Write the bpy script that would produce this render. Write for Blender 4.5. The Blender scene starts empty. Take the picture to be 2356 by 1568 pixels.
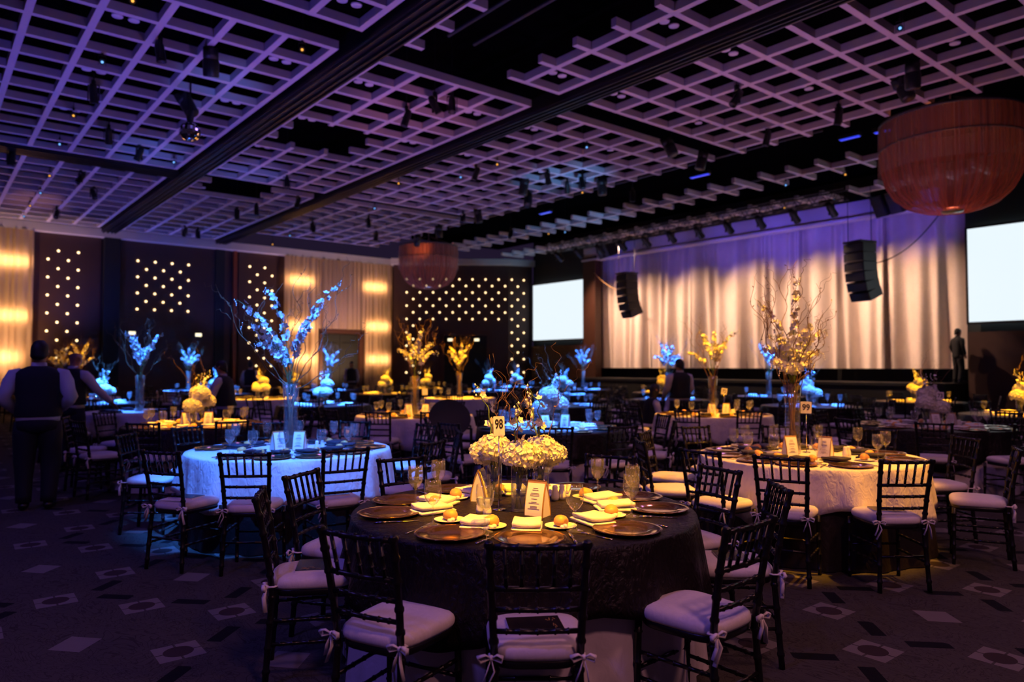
import bpy, math, random
from mathutils import Vector, Matrix, noise
PI = math.pi
R = math.radians
S = bpy.context.scene
COL = S.collection

# ------------------------------------------------------------------ camera
CAM_Z, YAW, TILT, FPX = 1.55, 39.3, 1.98, 1680.0
cd = bpy.data.cameras.new('camera')
cam = bpy.data.objects.new('camera', cd)
COL.objects.link(cam)
cam.location = (0, 0, CAM_Z)
cam.rotation_euler = (R(90 + TILT), 0, R(-YAW))
cd.sensor_width = 36.0
cd.lens = 36.0 * FPX / 2356.0
cd.clip_start, cd.clip_end = 0.05, 200
cd.dof.use_dof = True
cd.dof.focus_distance = 3.9
cd.dof.aperture_fstop = 1.7
S.camera = cam
S.cycles.transparent_max_bounces = 24
S.cycles.max_bounces = 5
S.cycles.adaptive_threshold = 0.05
S.cycles.diffuse_bounces = 2
S.cycles.glossy_bounces = 3
S.cycles.transmission_bounces = 3
S.view_settings.view_transform = 'Standard'
S.view_settings.look = 'None'
S.view_settings.exposure = 0.0
S.view_settings.gamma = 1.0
S.view_settings.use_curve_mapping = False

# ------------------------------------------------------------------ world: the dim violet glow of the rest of the ballroom
W = bpy.data.worlds.new('world')
S.world = W
W.use_nodes = True
W.node_tree.nodes['Background'].inputs[0].default_value = (0.42, 0.25, 0.75, 1)
W.node_tree.nodes['Background'].inputs[1].default_value = 0.03

# ------------------------------------------------------------------ lights
def spot(name, loc, target, color, power, size, blend=0.5, radius=0.08):
    l = bpy.data.lights.new(name, 'SPOT')
    l.energy, l.color, l.spot_size, l.spot_blend, l.shadow_soft_size = power, color, R(size), blend, radius
    o = bpy.data.objects.new(name, l)
    COL.objects.link(o)
    o.location = loc
    o.rotation_euler = (Vector(target) - Vector(loc)).to_track_quat('-Z', 'Y').to_euler()
    return o
def point(name, loc, color, power, radius=0.05):
    l = bpy.data.lights.new(name, 'POINT')
    l.energy, l.color, l.shadow_soft_size = power, color, radius
    o = bpy.data.objects.new(name, l)
    COL.objects.link(o)
    o.location = loc
    return o
AMBER = (1.0, 0.40, 0.0)
BLUE = (0.035, 0.20, 1.0)
# added fill spots without fixtures, shining violet and pink ambience down
for (x, y, c, p) in [(-2.5, 2.5, (0.22, 0.13, 1.0), 200), (-1.5, 8.0, (0.12, 0.09, 1.0), 110), (1.2, -2.2, (1.0, 0.39, 0.46), 190),
                     (4.8, -1.0, (1.0, 0.40, 0.38), 130), (8.0, 1.0, (0.62, 0.26, 0.80), 60), (8.2, 5.4, (0.85, 0.36, 0.60), 50),
                     (4.6, 12.5, (0.35, 0.2, 1.0), 50), (12.0, 7.5, (0.5, 0.26, 0.9), 60), (9.0, 19.0, (0.4, 0.2, 0.9), 60)]:
    spot('ambient_fill', (x, y, 6.05), (x, y, 0), c, p * 1.7, 150, 0.6, 0.35)
# unseen fill spots added in mid-air to brighten the lattice from below
for (x, y, c, p) in [(1.4, 6.2, (0.16, 0.11, 1.0), 150), (1.4, 11.4, (0.16, 0.11, 1.0), 160), (1.6, 16.6, (0.12, 0.10, 1.0), 140), (2.2, 22.0, (0.15, 0.11, 1.0), 120), (4.4, 27.1, (0.09, 0.12, 1.0), 210),
                     (4.6, 8.6, (0.30, 0.14, 0.90), 130), (4.7, 13.6, (0.26, 0.14, 0.95), 120), (5.2, 19.4, (0.14, 0.11, 0.95), 110), (9.0, 27.0, (0.09, 0.12, 0.95), 210),
                     (8.2, 5.0, (0.42, 0.20, 0.72), 130), (8.3, 10.8, (0.42, 0.19, 0.72), 125), (8.8, 16.2, (0.34, 0.16, 0.80), 120), (13.6, 26.9, (0.16, 0.16, 0.85), 220),
                     (12.1, 5.4, (0.60, 0.23, 0.50), 130), (12.0, 9.2, (0.46, 0.19, 0.55), 110), (12.2, 14.6, (0.34, 0.22, 0.80), 120), (12.2, 20.0, (0.30, 0.2, 0.8), 110),
                     (17.4, 8.6, (0.50, 0.3, 0.70), 120), (18.0, 14.4, (0.45, 0.3, 0.7), 90), (17.8, 20.6, (0.30, 0.34, 0.8), 100)]:
    spot('ceiling_fill', (x, y, 1.3), (x, y, 7), c, p * 1.9, 104, 0.85, 0.2)
# narrow blue, cyan and orange beams that strike the lattice
for (a, b, c, p, sz) in [((3.0, 7.0, 2.2), (3.9, 12.6, 6.3), (0.12, 0.24, 1.0), 700, 15), ((3.0, 12.0, 2.2), (4.0, 17.6, 6.3), (0.1, 0.22, 1.0), 700, 17),
                         ((12.0, 10.0, 2.2), (12.6, 13.2, 6.3), (0.12, 0.45, 1.0), 800, 30), ((16.5, 12.0, 2.3), (17.0, 17.0, 6.3), (0.15, 0.5, 1.0), 600, 30),
                         ((7.0, 8.0, 2.2), (7.2, 11.6, 6.3), (0.8, 0.22, 0.5), 260, 34), ((17.5, 19.8, 2.0), (19.6, 24.0, 6.2), (0.1, 0.5, 0.9), 260, 30),
                         ((5.5, 14.0, 2.2), (6.3, 18.0, 6.3), (0.1, 0.2, 1.0), 420, 22), ((2.4, 19.0, 2.2), (2.6, 25.0, 6.3), (1.0, 0.42, 0.25), 420, 16)]:
    spot('beam_light', a, b, c, p, sz, 1.0, 0.1)
# stage wash on the big curtain: warm from the truss, violet from spots floating unseen in front
for y in (9.4, 11.8, 14.2, 16.6, 18.8, 20.6):
    spot('stage_warm_wash', (19.3, y + (1.2 if y < 20 else 0.2), 5.85), (22.0, y - 0.9, 2.2), (1.0, 0.61, 0.41), 1100, 74, 0.9, 0.08)
for y, p in ((8.6, 420), (10.6, 600), (12.6, 700), (14.6, 480), (17.0, 300), (19.6, 260)):
    spot('stage_violet_wash', (19.6, y, 4.7), (22.0, y, 5.9), (0.15, 0.09, 1.0), p * 0.25, 70, 1.0, 0.15)

# ------------------------------------------------------------------ materials
MATS = {}
def mat(name, color, rough=0.6, metal=0.0, spec=0.5, emit=None, estr=0.0, sheen=0.0):
    m = bpy.data.materials.new(name)
    m.use_nodes = True
    b = m.node_tree.nodes['Principled BSDF']
    b.inputs['Base Color'].default_value = (*color, 1)
    b.inputs['Roughness'].default_value = rough
    b.inputs['Metallic'].default_value = metal
    b.inputs['Specular IOR Level'].default_value = spec
    if sheen: b.inputs['Sheen Weight'].default_value = sheen
    if emit:
        b.inputs['Emission Color'].default_value = (*emit, 1)
        b.inputs['Emission Strength'].default_value = estr
    MATS[name] = m
    return m
def noisy(m, scale=30, amount=0.25, bump=0.2, detail=4, stretch=(1, 1, 1), dist=0.01, distortion=0.0):
    nt = m.node_tree; N = nt.nodes; L = nt.links
    b = N['Principled BSDF']
    tc = N.new('ShaderNodeTexCoord'); mp = N.new('ShaderNodeMapping'); mp.inputs['Scale'].default_value = stretch
    nz = N.new('ShaderNodeTexNoise'); nz.inputs['Scale'].default_value = scale; nz.inputs['Detail'].default_value = detail
    nz.inputs['Distortion'].default_value = distortion
    L.new(tc.outputs['Object'], mp.inputs[0]); L.new(mp.outputs[0], nz.inputs['Vector'])
    if amount:
        c = b.inputs['Base Color'].default_value[:]
        mx = N.new('ShaderNodeMix'); mx.data_type = 'RGBA'
        mx.inputs[6].default_value = (*[v * (1 - amount) for v in c[:3]], 1)
        mx.inputs[7].default_value = (*[min(1, v * (1 + amount)) for v in c[:3]], 1)
        L.new(nz.outputs[0], mx.inputs[0]); L.new(mx.outputs[2], b.inputs['Base Color'])
    if bump:
        bp = N.new('ShaderNodeBump'); bp.inputs['Strength'].default_value = bump; bp.inputs['Distance'].default_value = dist
        L.new(nz.outputs[0], bp.inputs['Height']); L.new(bp.outputs[0], b.inputs['Normal'])
    return m
def thin_glass(name, tint=(1, 1, 1), ior=1.5):
    m = bpy.data.materials.new(name); m.use_nodes = True
    nt = m.node_tree; N = nt.nodes; L = nt.links
    N.remove(N['Principled BSDF'])
    t = N.new('ShaderNodeBsdfTransparent'); t.inputs[0].default_value = (*tint, 1)
    g = N.new('ShaderNodeBsdfGlossy'); g.inputs['Roughness'].default_value = 0.03
    lw = N.new('ShaderNodeLayerWeight'); lw.inputs[0].default_value = 0.5
    pw = N.new('ShaderNodeMath'); pw.operation = 'POWER'; pw.inputs[1].default_value = 2.2; L.new(lw.outputs['Facing'], pw.inputs[0])
    fr = N.new('ShaderNodeMath'); fr.operation = 'MULTIPLY_ADD'; fr.inputs[1].default_value = 0.9 * (ior - 1) / 0.5; fr.inputs[2].default_value = 0.08; L.new(pw.outputs[0], fr.inputs[0])
    mx = N.new('ShaderNodeMixShader')
    L.new(fr.outputs[0], mx.inputs[0]); L.new(t.outputs[0], mx.inputs[1]); L.new(g.outputs[0], mx.inputs[2])
    df = N.new('ShaderNodeBsdfDiffuse'); df.inputs[0].default_value = (0.95, 0.95, 0.95, 1)
    mx3 = N.new('ShaderNodeMixShader'); mx3.inputs[0].default_value = 0.04
    L.new(mx.outputs[0], mx3.inputs[1]); L.new(df.outputs[0], mx3.inputs[2]); L.new(mx3.outputs[0], N['Material Output'].inputs[0])
    MATS[name] = m
    return m
def cloth(name, color, rough, bump, sc=9.0, trans=0.0, spec=0.4):
    m = mat(name, color, rough, spec=spec)
    noisy(m, sc, 0.12, bump, 5, (1, 1, 0.55), 0.02, 1.2)
    if trans:
        nt = m.node_tree; N = nt.nodes; L = nt.links
        b = N['Principled BSDF']; tr = N.new('ShaderNodeBsdfTranslucent'); tr.inputs[0].default_value = (*color, 1)
        mx = N.new('ShaderNodeMixShader'); mx.inputs[0].default_value = trans
        L.new(b.outputs[0], mx.inputs[1]); L.new(tr.outputs[0], mx.inputs[2]); L.new(mx.outputs[0], N['Material Output'].inputs[0])
    return m

noisy(mat('black_wood', (0.007, 0.006, 0.006), 0.32, spec=0.45), 40, 0.3, 0.08)
cloth('ivory_fabric', (0.78, 0.71, 0.68), 0.55, 0.12, 40)
mat('tie_fabric', (0.80, 0.73, 0.70), 0.6)
cloth('dark_cloth', (0.008, 0.0045, 0.0038), 0.45, 0.8, 30, spec=0.3)
cloth('pale_cloth', (0.78, 0.70, 0.67), 0.5, 0.55, 20)
cloth('skirt_pale', (0.74, 0.67, 0.66), 0.55, 0.25, 12)
cloth('skirt_dark', (0.018, 0.013, 0.014), 0.45, 0.35, 14)
noisy(mat('charger', (0.34, 0.19, 0.09), 0.13, 0.9), 60, 0.1, 0.02)
mat('white_china', (0.85, 0.83, 0.78), 0.18)
noisy(mat('bread', (0.72, 0.36, 0.10), 0.45), 14, 0.25, 0.15)
cloth('napkin_white', (0.85, 0.82, 0.78), 0.7, 0.15, 40)
cloth('napkin_dark', (0.03, 0.025, 0.04), 0.6, 0.15, 40)
mat('steel', (0.62, 0.58, 0.55), 0.16, 1.0)
mat('card_white', (0.85, 0.82, 0.78), 0.6)
mat('card_edge', (0.55, 0.32, 0.12), 0.35, 0.5)
mat('ink', (0.01, 0.01, 0.012), 0.6)
mat('faint_ink', (0.35, 0.31, 0.33), 0.7)
thin_glass('glass')
thin_glass('water', (0.82, 0.86, 0.84), 1.33)
cloth('petal', (0.88, 0.86, 0.76), 0.6, 0.0, 30, trans=0.25)
mat('orchid', (0.85, 0.84, 0.82), 0.5)
mat('stem', (0.10, 0.16, 0.04), 0.6)
noisy(mat('willow', (0.22, 0.12, 0.05), 0.6), 40, 0.3, 0.1)
noisy(mat('lattice_paint', (0.62, 0.55, 0.60), 0.65), 6, 0.06, 0.05)
noisy(mat('plenum', (0.0022, 0.0022, 0.0026), 1.0, spec=0.0), 5, 0.3, 0)
noisy(mat('track_metal', (0.018, 0.017, 0.022), 0.42, 0.3), 8, 0.3, 0.05, 4, (1, 0.1, 1))
noisy(mat('wall_brown', (0.055, 0.022, 0.018), 0.6), 3, 0.15, 0.05)
noisy(mat('wall_wood', (0.060, 0.019, 0.009), 0.5), 4, 0.25, 0.05, 5, (6, 6, 0.4))
mat('wall_redwood', (0.22, 0.05, 0.02), 0.45)
mat('wall_black', (0.008, 0.008, 0.010), 0.8)
mat('screen_mask', (0.012, 0.016, 0.018), 0.8)
noisy(mat('trim_paint', (0.66, 0.60, 0.58), 0.6), 4, 0.05, 0)
mat('fixture_black', (0.010, 0.010, 0.011), 0.45)
mat('fixture_grey', (0.05, 0.05, 0.055), 0.5)
mat('mesh_grille', (0.02, 0.02, 0.022), 0.7)
mat('silver_bar', (0.35, 0.33, 0.3), 0.35, 0.8)
mat('downlight_glass', (0.75, 0.72, 0.75), 0.3)
mat('lens_amber', (0.1, 0.05, 0.0), 0.3, emit=(1.0, 0.42, 0.06), estr=1.6)
mat('lens_blue', (0.0, 0.05, 0.1), 0.3, emit=(0.16, 0.42, 1.0), estr=1.8)
mat('blue_patch_glow', (0.0, 0.0, 0.1), 0.3, emit=(0.03, 0.06, 1.0), estr=0.9)  # emission put in for blue light on reflective patches
mat('bulb', (1, 0.9, 0.7), 0.3, emit=(1.0, 0.70, 0.34), estr=3.2)
mat('bulb_hot', (1, 0.9, 0.7), 0.3, emit=(1.0, 0.70, 0.34), estr=6.0)
mat('exit_glow', (0.8, 0.9, 0.7), 0.3, emit=(0.95, 0.85, 0.55), estr=1.6)
mat('screen_light', (0, 0, 0), 0.5, emit=(0.82, 0.93, 1.0), estr=1.02)
mat('skin', (0.35, 0.17, 0.10), 0.5)
mat('shirt_white', (0.52, 0.50, 0.53), 0.7)
noisy(mat('vest_black', (0.006, 0.006, 0.008), 0.8), 60, 0.3, 0.1)
mat('trouser_black', (0.007, 0.007, 0.010), 0.8)
mat('shoe_black', (0.006, 0.006, 0.006), 0.35)
mat('hair_dark', (0.010, 0.007, 0.006), 0.6)
noisy(mat('tray_black', (0.010, 0.010, 0.012), 0.6), 60, 0.2, 0.05)
noisy(mat('programme_cover', (0.020, 0.014, 0.012), 0.25), 9, 0.6, 0)
mat('gold_print', (0.45, 0.25, 0.06), 0.4)
mat('mirror', (0.75, 0.75, 0.78), 0.05, 1.0)
mat('stage_black', (0.010, 0.009, 0.009), 0.7)
cloth('stage_drape', (0.74, 0.62, 0.54), 0.65, 0.08, 5)
cloth('sheer', (0.76, 0.54, 0.36), 0.7, 0.05, 6, trans=0.55)

def carpet_material():
    m = mat('carpet', (0.05, 0.04, 0.04), 0.95, spec=0.1)
    nt = m.node_tree; N = nt.nodes; L = nt.links
    def M(op, a, b=None):
        n = N.new('ShaderNodeMath'); n.operation = op
        for i, v in enumerate((a, b)):
            if v is None: continue
            if isinstance(v, (int, float)): n.inputs[i].default_value = v
            else: L.new(v, n.inputs[i])
        return n.outputs[0]
    tc = N.new('ShaderNodeTexCoord'); sp = N.new('ShaderNodeSeparateXYZ')
    L.new(tc.outputs['Object'], sp.inputs[0])
    y = sp.outputs[1]
    x = M('SUBTRACT', sp.outputs[0], M('MULTIPLY', M('SUBTRACT', y, 5.7), 0.03))
    PX, PY = 0.86, 0.955
    u = M('DIVIDE', M('SUBTRACT', x, 0.76), PX); v = M('DIVIDE', M('SUBTRACT', y, 5.70), PY)
    iu = M('ROUND', u); iv = M('ROUND', v)
    ax = M('MULTIPLY', M('ABSOLUTE', M('SUBTRACT', u, iu)), PX)
    ay = M('MULTIPLY', M('ABSOLUTE', M('SUBTRACT', v, iv)), PY)
    par = M('FRACT', M('ADD', M('MULTIPLY', M('ADD', M('ADD', iu, iv), 1000), 0.5), 0.1))
    isodd = M('GREATER_THAN', par, 0.5); iseven = M('SUBTRACT', 1.0, isodd)
    def lt(a, b): return M('LESS_THAN', a, b)
    def circsq(px, py):
        sq = lt(M('MAXIMUM', px, py), 0.118)
        r = M('SQRT', M('ADD', M('MULTIPLY', px, px), M('MULTIPLY', py, py)))
        hole = M('GREATER_THAN', r, 0.078)
        line = M('GREATER_THAN', M('MINIMUM', px, py), 0.006)
        return M('MULTIPLY', M('MULTIPLY', sq, hole), line), M('MULTIPLY', sq, lt(r, 0.078))
    s1, d1 = circsq(ax, ay)
    bx = M('ABSOLUTE', M('SUBTRACT', ax, PX / 2)); by = M('ABSOLUTE', M('SUBTRACT', ay, PY / 2))
    s2, d2 = circsq(bx, by)
    dia = M('MULTIPLY', lt(M('ADD', ax, M('MULTIPLY', ay, 0.9)), 0.132), isodd)
    def bar(cx, cy):
        qx = M('SUBTRACT', ax, cx); qy = M('SUBTRACT', ay, cy)
        a = M('ABSOLUTE', M('MULTIPLY', M('ADD', qx, qy), 0.7071)); b = M('ABSOLUTE', M('MULTIPLY', M('SUBTRACT', qx, qy), 0.7071))
        return M('MULTIPLY', lt(a, 0.118), lt(b, 0.044))
    oddcol = M('GREATER_THAN', M('FRACT', M('ADD', M('MULTIPLY', M('ADD', iu, 1000), 0.5), 0.1)), 0.5)
    bars = M('MULTIPLY', M('MAXIMUM', M('MULTIPLY', bar(0.33, 0.16), M('SUBTRACT', 1.0, oddcol)), M('MULTIPLY', bar(0.155, 0.365), oddcol)), iseven)
    light = M('MAXIMUM', M('MAXIMUM', M('MULTIPLY', s1, iseven), s2), dia)
    dark = M('MAXIMUM', M('MULTIPLY', d1, iseven), d2)
    wv = N.new('ShaderNodeTexVoronoi'); wv.feature = 'DISTANCE_TO_EDGE'; wv.inputs['Scale'].default_value = 9
    nz = N.new('ShaderNodeTexNoise'); nz.inputs['Scale'].default_value = 4; nz.inputs['Distortion'].default_value = 2
    mp = N.new('ShaderNodeMapping'); mp.inputs['Rotation'].default_value = (0, 0, 0.6); mp.inputs['Scale'].default_value = (1.0, 0.5, 1)
    L.new(tc.outputs['Object'], mp.inputs[0]); L.new(mp.outputs[0], nz.inputs['Vector']); L.new(nz.outputs[1], wv.inputs['Vector'])
    leaf = lt(wv.outputs[0], 0.045)
    def mixc(fac, a, b):
        n = N.new('ShaderNodeMix'); n.data_type = 'RGBA'; L.new(fac, n.inputs[0])
        for i, c in ((6, a), (7, b)):
            if isinstance(c, tuple): n.inputs[i].default_value = (*c, 1)
            else: L.new(c, n.inputs[i])
        return n.outputs[2]
    c = mixc(leaf, (0.066, 0.060, 0.052), (0.040, 0.035, 0.031))
    c = mixc(light, c, (0.175, 0.158, 0.145)); c = mixc(dark, c, (0.045, 0.032, 0.031)); c = mixc(bars, c, (0.008, 0.008, 0.010))
    b = N['Principled BSDF']; L.new(c, b.inputs['Base Color'])
    fz = N.new('ShaderNodeTexNoise'); fz.inputs['Scale'].default_value = 250
    bp = N.new('ShaderNodeBump'); bp.inputs['Strength'].default_value = 0.5; bp.inputs['Distance'].default_value = 0.005
    L.new(tc.outputs['Object'], fz.inputs['Vector']); L.new(fz.outputs[0], bp.inputs['Height']); L.new(bp.outputs[0], b.inputs['Normal'])
carpet_material()

# ------------------------------------------------------------------ mesh helpers
class MB:
    def __init__(s): s.v = []; s.f = []
    def add(s, vs, fs):
        o = len(s.v); s.v += [tuple(p) for p in vs]; s.f += [tuple(i + o for i in f) for f in fs]; return s
    def box(s, c, d, rot=None):
        x, y, z = d[0] / 2, d[1] / 2, d[2] / 2
        vs = [Vector(p) for p in [(-x, -y, -z), (x, -y, -z), (x, y, -z), (-x, y, -z), (-x, -y, z), (x, -y, z), (x, y, z), (-x, y, z)]]
        if rot is not None: vs = [rot @ p for p in vs]
        c = Vector(c)
        return s.add([p + c for p in vs], [(0, 3, 2, 1), (4, 5, 6, 7), (0, 1, 5, 4), (1, 2, 6, 5), (2, 3, 7, 6), (3, 0, 4, 7)])
    def tube(s, pts, r, n=8, caps=True, flat=1.0):
        pts = [Vector(p) for p in pts]; k = len(pts)
        rs = r if isinstance(r, (list, tuple)) else [r] * k
        vs, fs = [], []
        t = (pts[1] - pts[0]).normalized()
        up = Vector((0, 0, 1)) if abs(t.z) < 0.9 else Vector((1, 0, 0))
        a = t.cross(up).normalized()
        for i in range(k):
            t = (pts[min(i + 1, k - 1)] - pts[max(i - 1, 0)])
            t = t.normalized() if t.length > 1e-9 else Vector((0, 0, 1))
            a = a - t * a.dot(t)
            a = a.normalized() if a.length > 1e-6 else t.orthogonal().normalized()
            b = t.cross(a)
            for j in range(n):
                w = 2 * PI * j / n
                vs.append(pts[i] + a * (math.cos(w) * rs[i]) + b * (math.sin(w) * rs[i] * flat))
        for i in range(k - 1):
            for j in range(n):
                j2 = (j + 1) % n
                fs.append((i * n + j, i * n + j2, (i + 1) * n + j2, (i + 1) * n + j))
        if caps:
            fs.append(tuple(range(n))[::-1]); fs.append(tuple((k - 1) * n + j for j in range(n)))
        return s.add(vs, fs)
    def lathe(s, prof, n=24, c=(0, 0, 0), close=False):
        vs, fs, ring = [], [], []
        for r, z in prof:
            if r < 1e-6: ring.append([len(vs)]); vs.append((c[0], c[1], c[2] + z))
            else:
                ring.append(list(range(len(vs), len(vs) + n)))
                vs += [(c[0] + r * math.cos(2 * PI * j / n), c[1] + r * math.sin(2 * PI * j / n), c[2] + z) for j in range(n)]
        for a, b in zip(ring, ring[1:]):
            for j in range(n):
                j2 = (j + 1) % n
                if len(a) == 1 and len(b) == 1: continue
                if len(a) == 1: fs.append((a[0], b[j2], b[j]))
                elif len(b) == 1: fs.append((a[j], a[j2], b[0]))
                else: fs.append((a[j], a[j2], b[j2], b[j]))
        return s.add(vs, fs)
    def rings(s, rows, caps=True):
        n = len(rows[0]); vs = [p for r in rows for p in r]; fs = []
        for i in range(len(rows) - 1):
            for j in range(n):
                j2 = (j + 1) % n
                fs.append((i * n + j, i * n + j2, (i + 1) * n + j2, (i + 1) * n + j))
        if caps: fs.append(tuple(range(n))[::-1]); fs.append(tuple((len(rows) - 1) * n + j for j in range(n)))
        return s.add(vs, fs)
    def sheet(s, rows):
        n = len(rows[0]); vs = [p for r in rows for p in r]
        return s.add(vs, [(i * n + j, i * n + j + 1, (i + 1) * n + j + 1, (i + 1) * n + j) for i in range(len(rows) - 1) for j in range(n - 1)])
    def join(s, o, m=None):
        return s.add([m @ Vector(p) for p in o.v] if m is not None else o.v, o.f)
    def mesh(s, name, material, smooth=True):
        me = bpy.data.meshes.new(name); me.from_pydata(s.v, [], s.f); me.update()
        if smooth: me.polygons.foreach_set('use_smooth', [True] * len(me.polygons))
        me.materials.append(MATS[material]); return me
def obj(name, me, parent=None, loc=(0, 0, 0), rot=(0, 0, 0), scale=None):
    o = bpy.data.objects.new(name, me); COL.objects.link(o)
    o.location = loc; o.rotation_euler = rot
    if scale is not None: o.scale = scale if isinstance(scale, (tuple, list)) else (scale,) * 3
    if parent is not None: o.parent = parent
    return o
def tag(o, label, cat, group=None):
    o['label'] = label; o['category'] = cat
    if group: o['group'] = group
    return o
def thing(name, loc, rz=0, label=None, cat=None, group=None):
    o = bpy.data.objects.new(name, None); COL.objects.link(o); o.empty_display_size = 0.1
    o.location = loc; o.rotation_euler = (0, 0, rz)
    if label: tag(o, label, cat, group)
    return o
def struct(o, label=None):
    o['kind'] = 'structure'
    if label: o['label'] = label
    return o
ORD = ['first', 'second', 'third', 'fourth', 'fifth', 'sixth', 'seventh', 'eighth', 'ninth', 'tenth', 'eleventh', 'twelfth', 'thirteenth', 'fourteenth', 'fifteenth', 'sixteenth', 'seventeenth', 'eighteenth', 'nineteenth']
TENS = {20: 'twent', 30: 'thirt', 40: 'fort', 50: 'fift', 60: 'sixt', 70: 'sevent', 80: 'eight'}
def ordinal(i):
    i += 1
    if i < 20: return ORD[i - 1]
    t, u = i // 10 * 10, i % 10
    return TENS[t] + ('ieth' if u == 0 else 'y-' + ORD[u - 1])
TH, TI = R(YAW), R(TILT)
CF = Vector((math.sin(TH) * math.cos(TI), math.cos(TH) * math.cos(TI), math.sin(TI)))
CR = Vector((math.cos(TH), -math.sin(TH), 0)); CU = CR.cross(CF)
def px_of(p):                       # where a point of the room shows in the photograph (only used to order labels)
    d = Vector(p) - Vector((0, 0, CAM_Z)); k = max(d.dot(CF), 0.01)
    return 1178 + FPX * d.dot(CR) / k
def ray_to(x, y, axis, val):        # room point seen at photo pixel (x, y) on the plane axis = val (survey of the room)
    r = CF + CR * ((x - 1178) / FPX) - CU * ((y - 784) / FPX)
    o = Vector((0, 0, CAM_Z)); return o + r * ((val - o[axis]) / r[axis])
def ordered_labels(items, fmt):     # items: [(obj, point)] -> labels by order from the left
    for i, (o, p) in enumerate(sorted(items, key=lambda t: px_of(t[1]))):
        o['label'] = fmt.format(ordinal(i))

# ------------------------------------------------------------------ the room
def plane(name, pts, material):
    return MB().add(pts, [tuple(range(len(pts)))]).mesh(name, material, False)
struct(obj('floor', plane('floor', [(-8, -6, 0), (23, -6, 0), (23, 29.2, 0), (-8, 29.2, 0)], 'carpet')), 'dark patterned ballroom carpet')
ceiling = struct(obj('ceiling', plane('ceiling', [(-8, -6, 7.5), (-8, 29.2, 7.5), (23, 29.2, 7.5), (23, -6, 7.5)], 'plenum')), 'black open ceiling above a violet-lit lattice')
YW = 28.85
Z_L = 6.30
SW, SH = 0.097, 0.125        # lattice slat width and height
_slats = {}
def slat(parent, x0, y0, x1, y1):
    if abs(x1 - x0) > abs(y1 - y0): L_, rz = x1 - x0, 0
    else: L_, rz = y1 - y0, PI / 2
    key = round(L_, 2)
    if key not in _slats: _slats[key] = MB().box((0, 0, SH / 2), (key, SW, SH)).mesh('slat', 'lattice_paint', False)
    obj('slat', _slats[key], parent, ((x0 + x1) / 2, (y0 + y1) / 2, Z_L + (0.0 if rz else 0.002)), (0, 0, rz))
def lattice(xs, ys, holes=(), teeth=None):
    p = bpy.data.objects.new('lattice_panel', None); COL.objects.link(p); p.parent = ceiling
    x0, x1, y0, y1 = min(xs) - SW / 2, max(xs) + SW / 2, min(ys) - SW / 2, max(ys) + SW / 2
    if teeth: x0, x1 = x0 - teeth[0], x1 + teeth[1]
    def cut(a, b, lo, hi):
        out = []
        if lo > a + 0.05: out.append((a, min(lo, b)))
        if hi < b - 0.05: out.append((max(hi, a), b))
        return out
    for x in xs:
        segs = [(y0, y1)]
        for h in holes:
            if h[0] < x < h[1]: segs = [q for a, b in segs for q in (cut(a, b, h[2], h[3]) if a < h[3] and b > h[2] else [(a, b)])]
        for a, b in segs: slat(p, x, a, x, b)
    for y in ys:
        segs = [(x0, x1)]
        for h in holes:
            if h[2] < y < h[3]: segs = [q for a, b in segs for q in (cut(a, b, h[0], h[1]) if a < h[1] and b > h[0] else [(a, b)])]
        for a, b in segs: slat(p, a, y, b, y)
    return p
def span(a, b, n): return [a + (b - a) * i / n for i in range(n + 1)]
XP0 = span(-1.14, 4.78, 8); XP1 = span(5.50, 8.60, 4); XP2 = span(9.30, 13.85, 6)
YS = [span(1.45, 9.22, 10), span(10.05, 18.66, 11), span(19.46, 28.2, 11)]
lattice(XP0, YS[0][4:]); lattice(XP0, YS[1]); lattice(XP0, YS[2])
lattice(XP1, YS[0][2:], [(5.82, 7.48, 3.5, 9.5)]); lattice(XP1, YS[1], [(5.75, 7.40, 13.35, 15.2)]); lattice(XP1, YS[2], [(5.85, 7.45, 19.2, 21.0)])
lattice(XP2, YS[0], (), (0, 0.36)); lattice(XP2, YS[1], (), (0, 0.36)); lattice(XP2, YS[2][:9], (), (0, 0.36))
Y3 = span(6.4, 24.4, 24)
lattice([17.0], [y for y in Y3 if y < 10.5], (), (0.62, 0.62)); lattice([17.0], [y for y in Y3 if y > 10.5], (), (0.62, 0.62))
lattice([20.0], [y for y in Y3 if y < 10.0], (), (0.55, 0.55)); lattice([20.0], [y for y in Y3 if 10.0 < y], (), (0.55, 0.55))
# dark partition tracks hung between the panels
def track(name, x0, x1, y0, y1, z0, z1, lips=True):
    m = MB().box(((x0 + x1) / 2, (y0 + y1) / 2, (z0 + z1) / 2), (x1 - x0, y1 - y0, z1 - z0))
    if lips:
        for k in (0.12, 0.42, 0.72, 0.95):
            if y1 - y0 > x1 - x0: m.box((x0 + (x1 - x0) * k, (y0 + y1) / 2, z0 - 0.02), (0.035, y1 - y0, 0.05))
            else: m.box(((x0 + x1) / 2, y0 + (y1 - y0) * k, z0 - 0.02), (x1 - x0, 0.035, 0.05))
    o = obj(name, m.mesh(name, 'track_metal', False), ceiling); return o
track('partition_track', 4.93, 5.37, -4, 28.5, 6.22, 6.55); track('partition_track', 8.76, 9.14, -4, 28.5, 6.24, 6.5)
track('partition_track', -6, 4.9, 18.78, 19.36, 6.28, 6.5)
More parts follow.
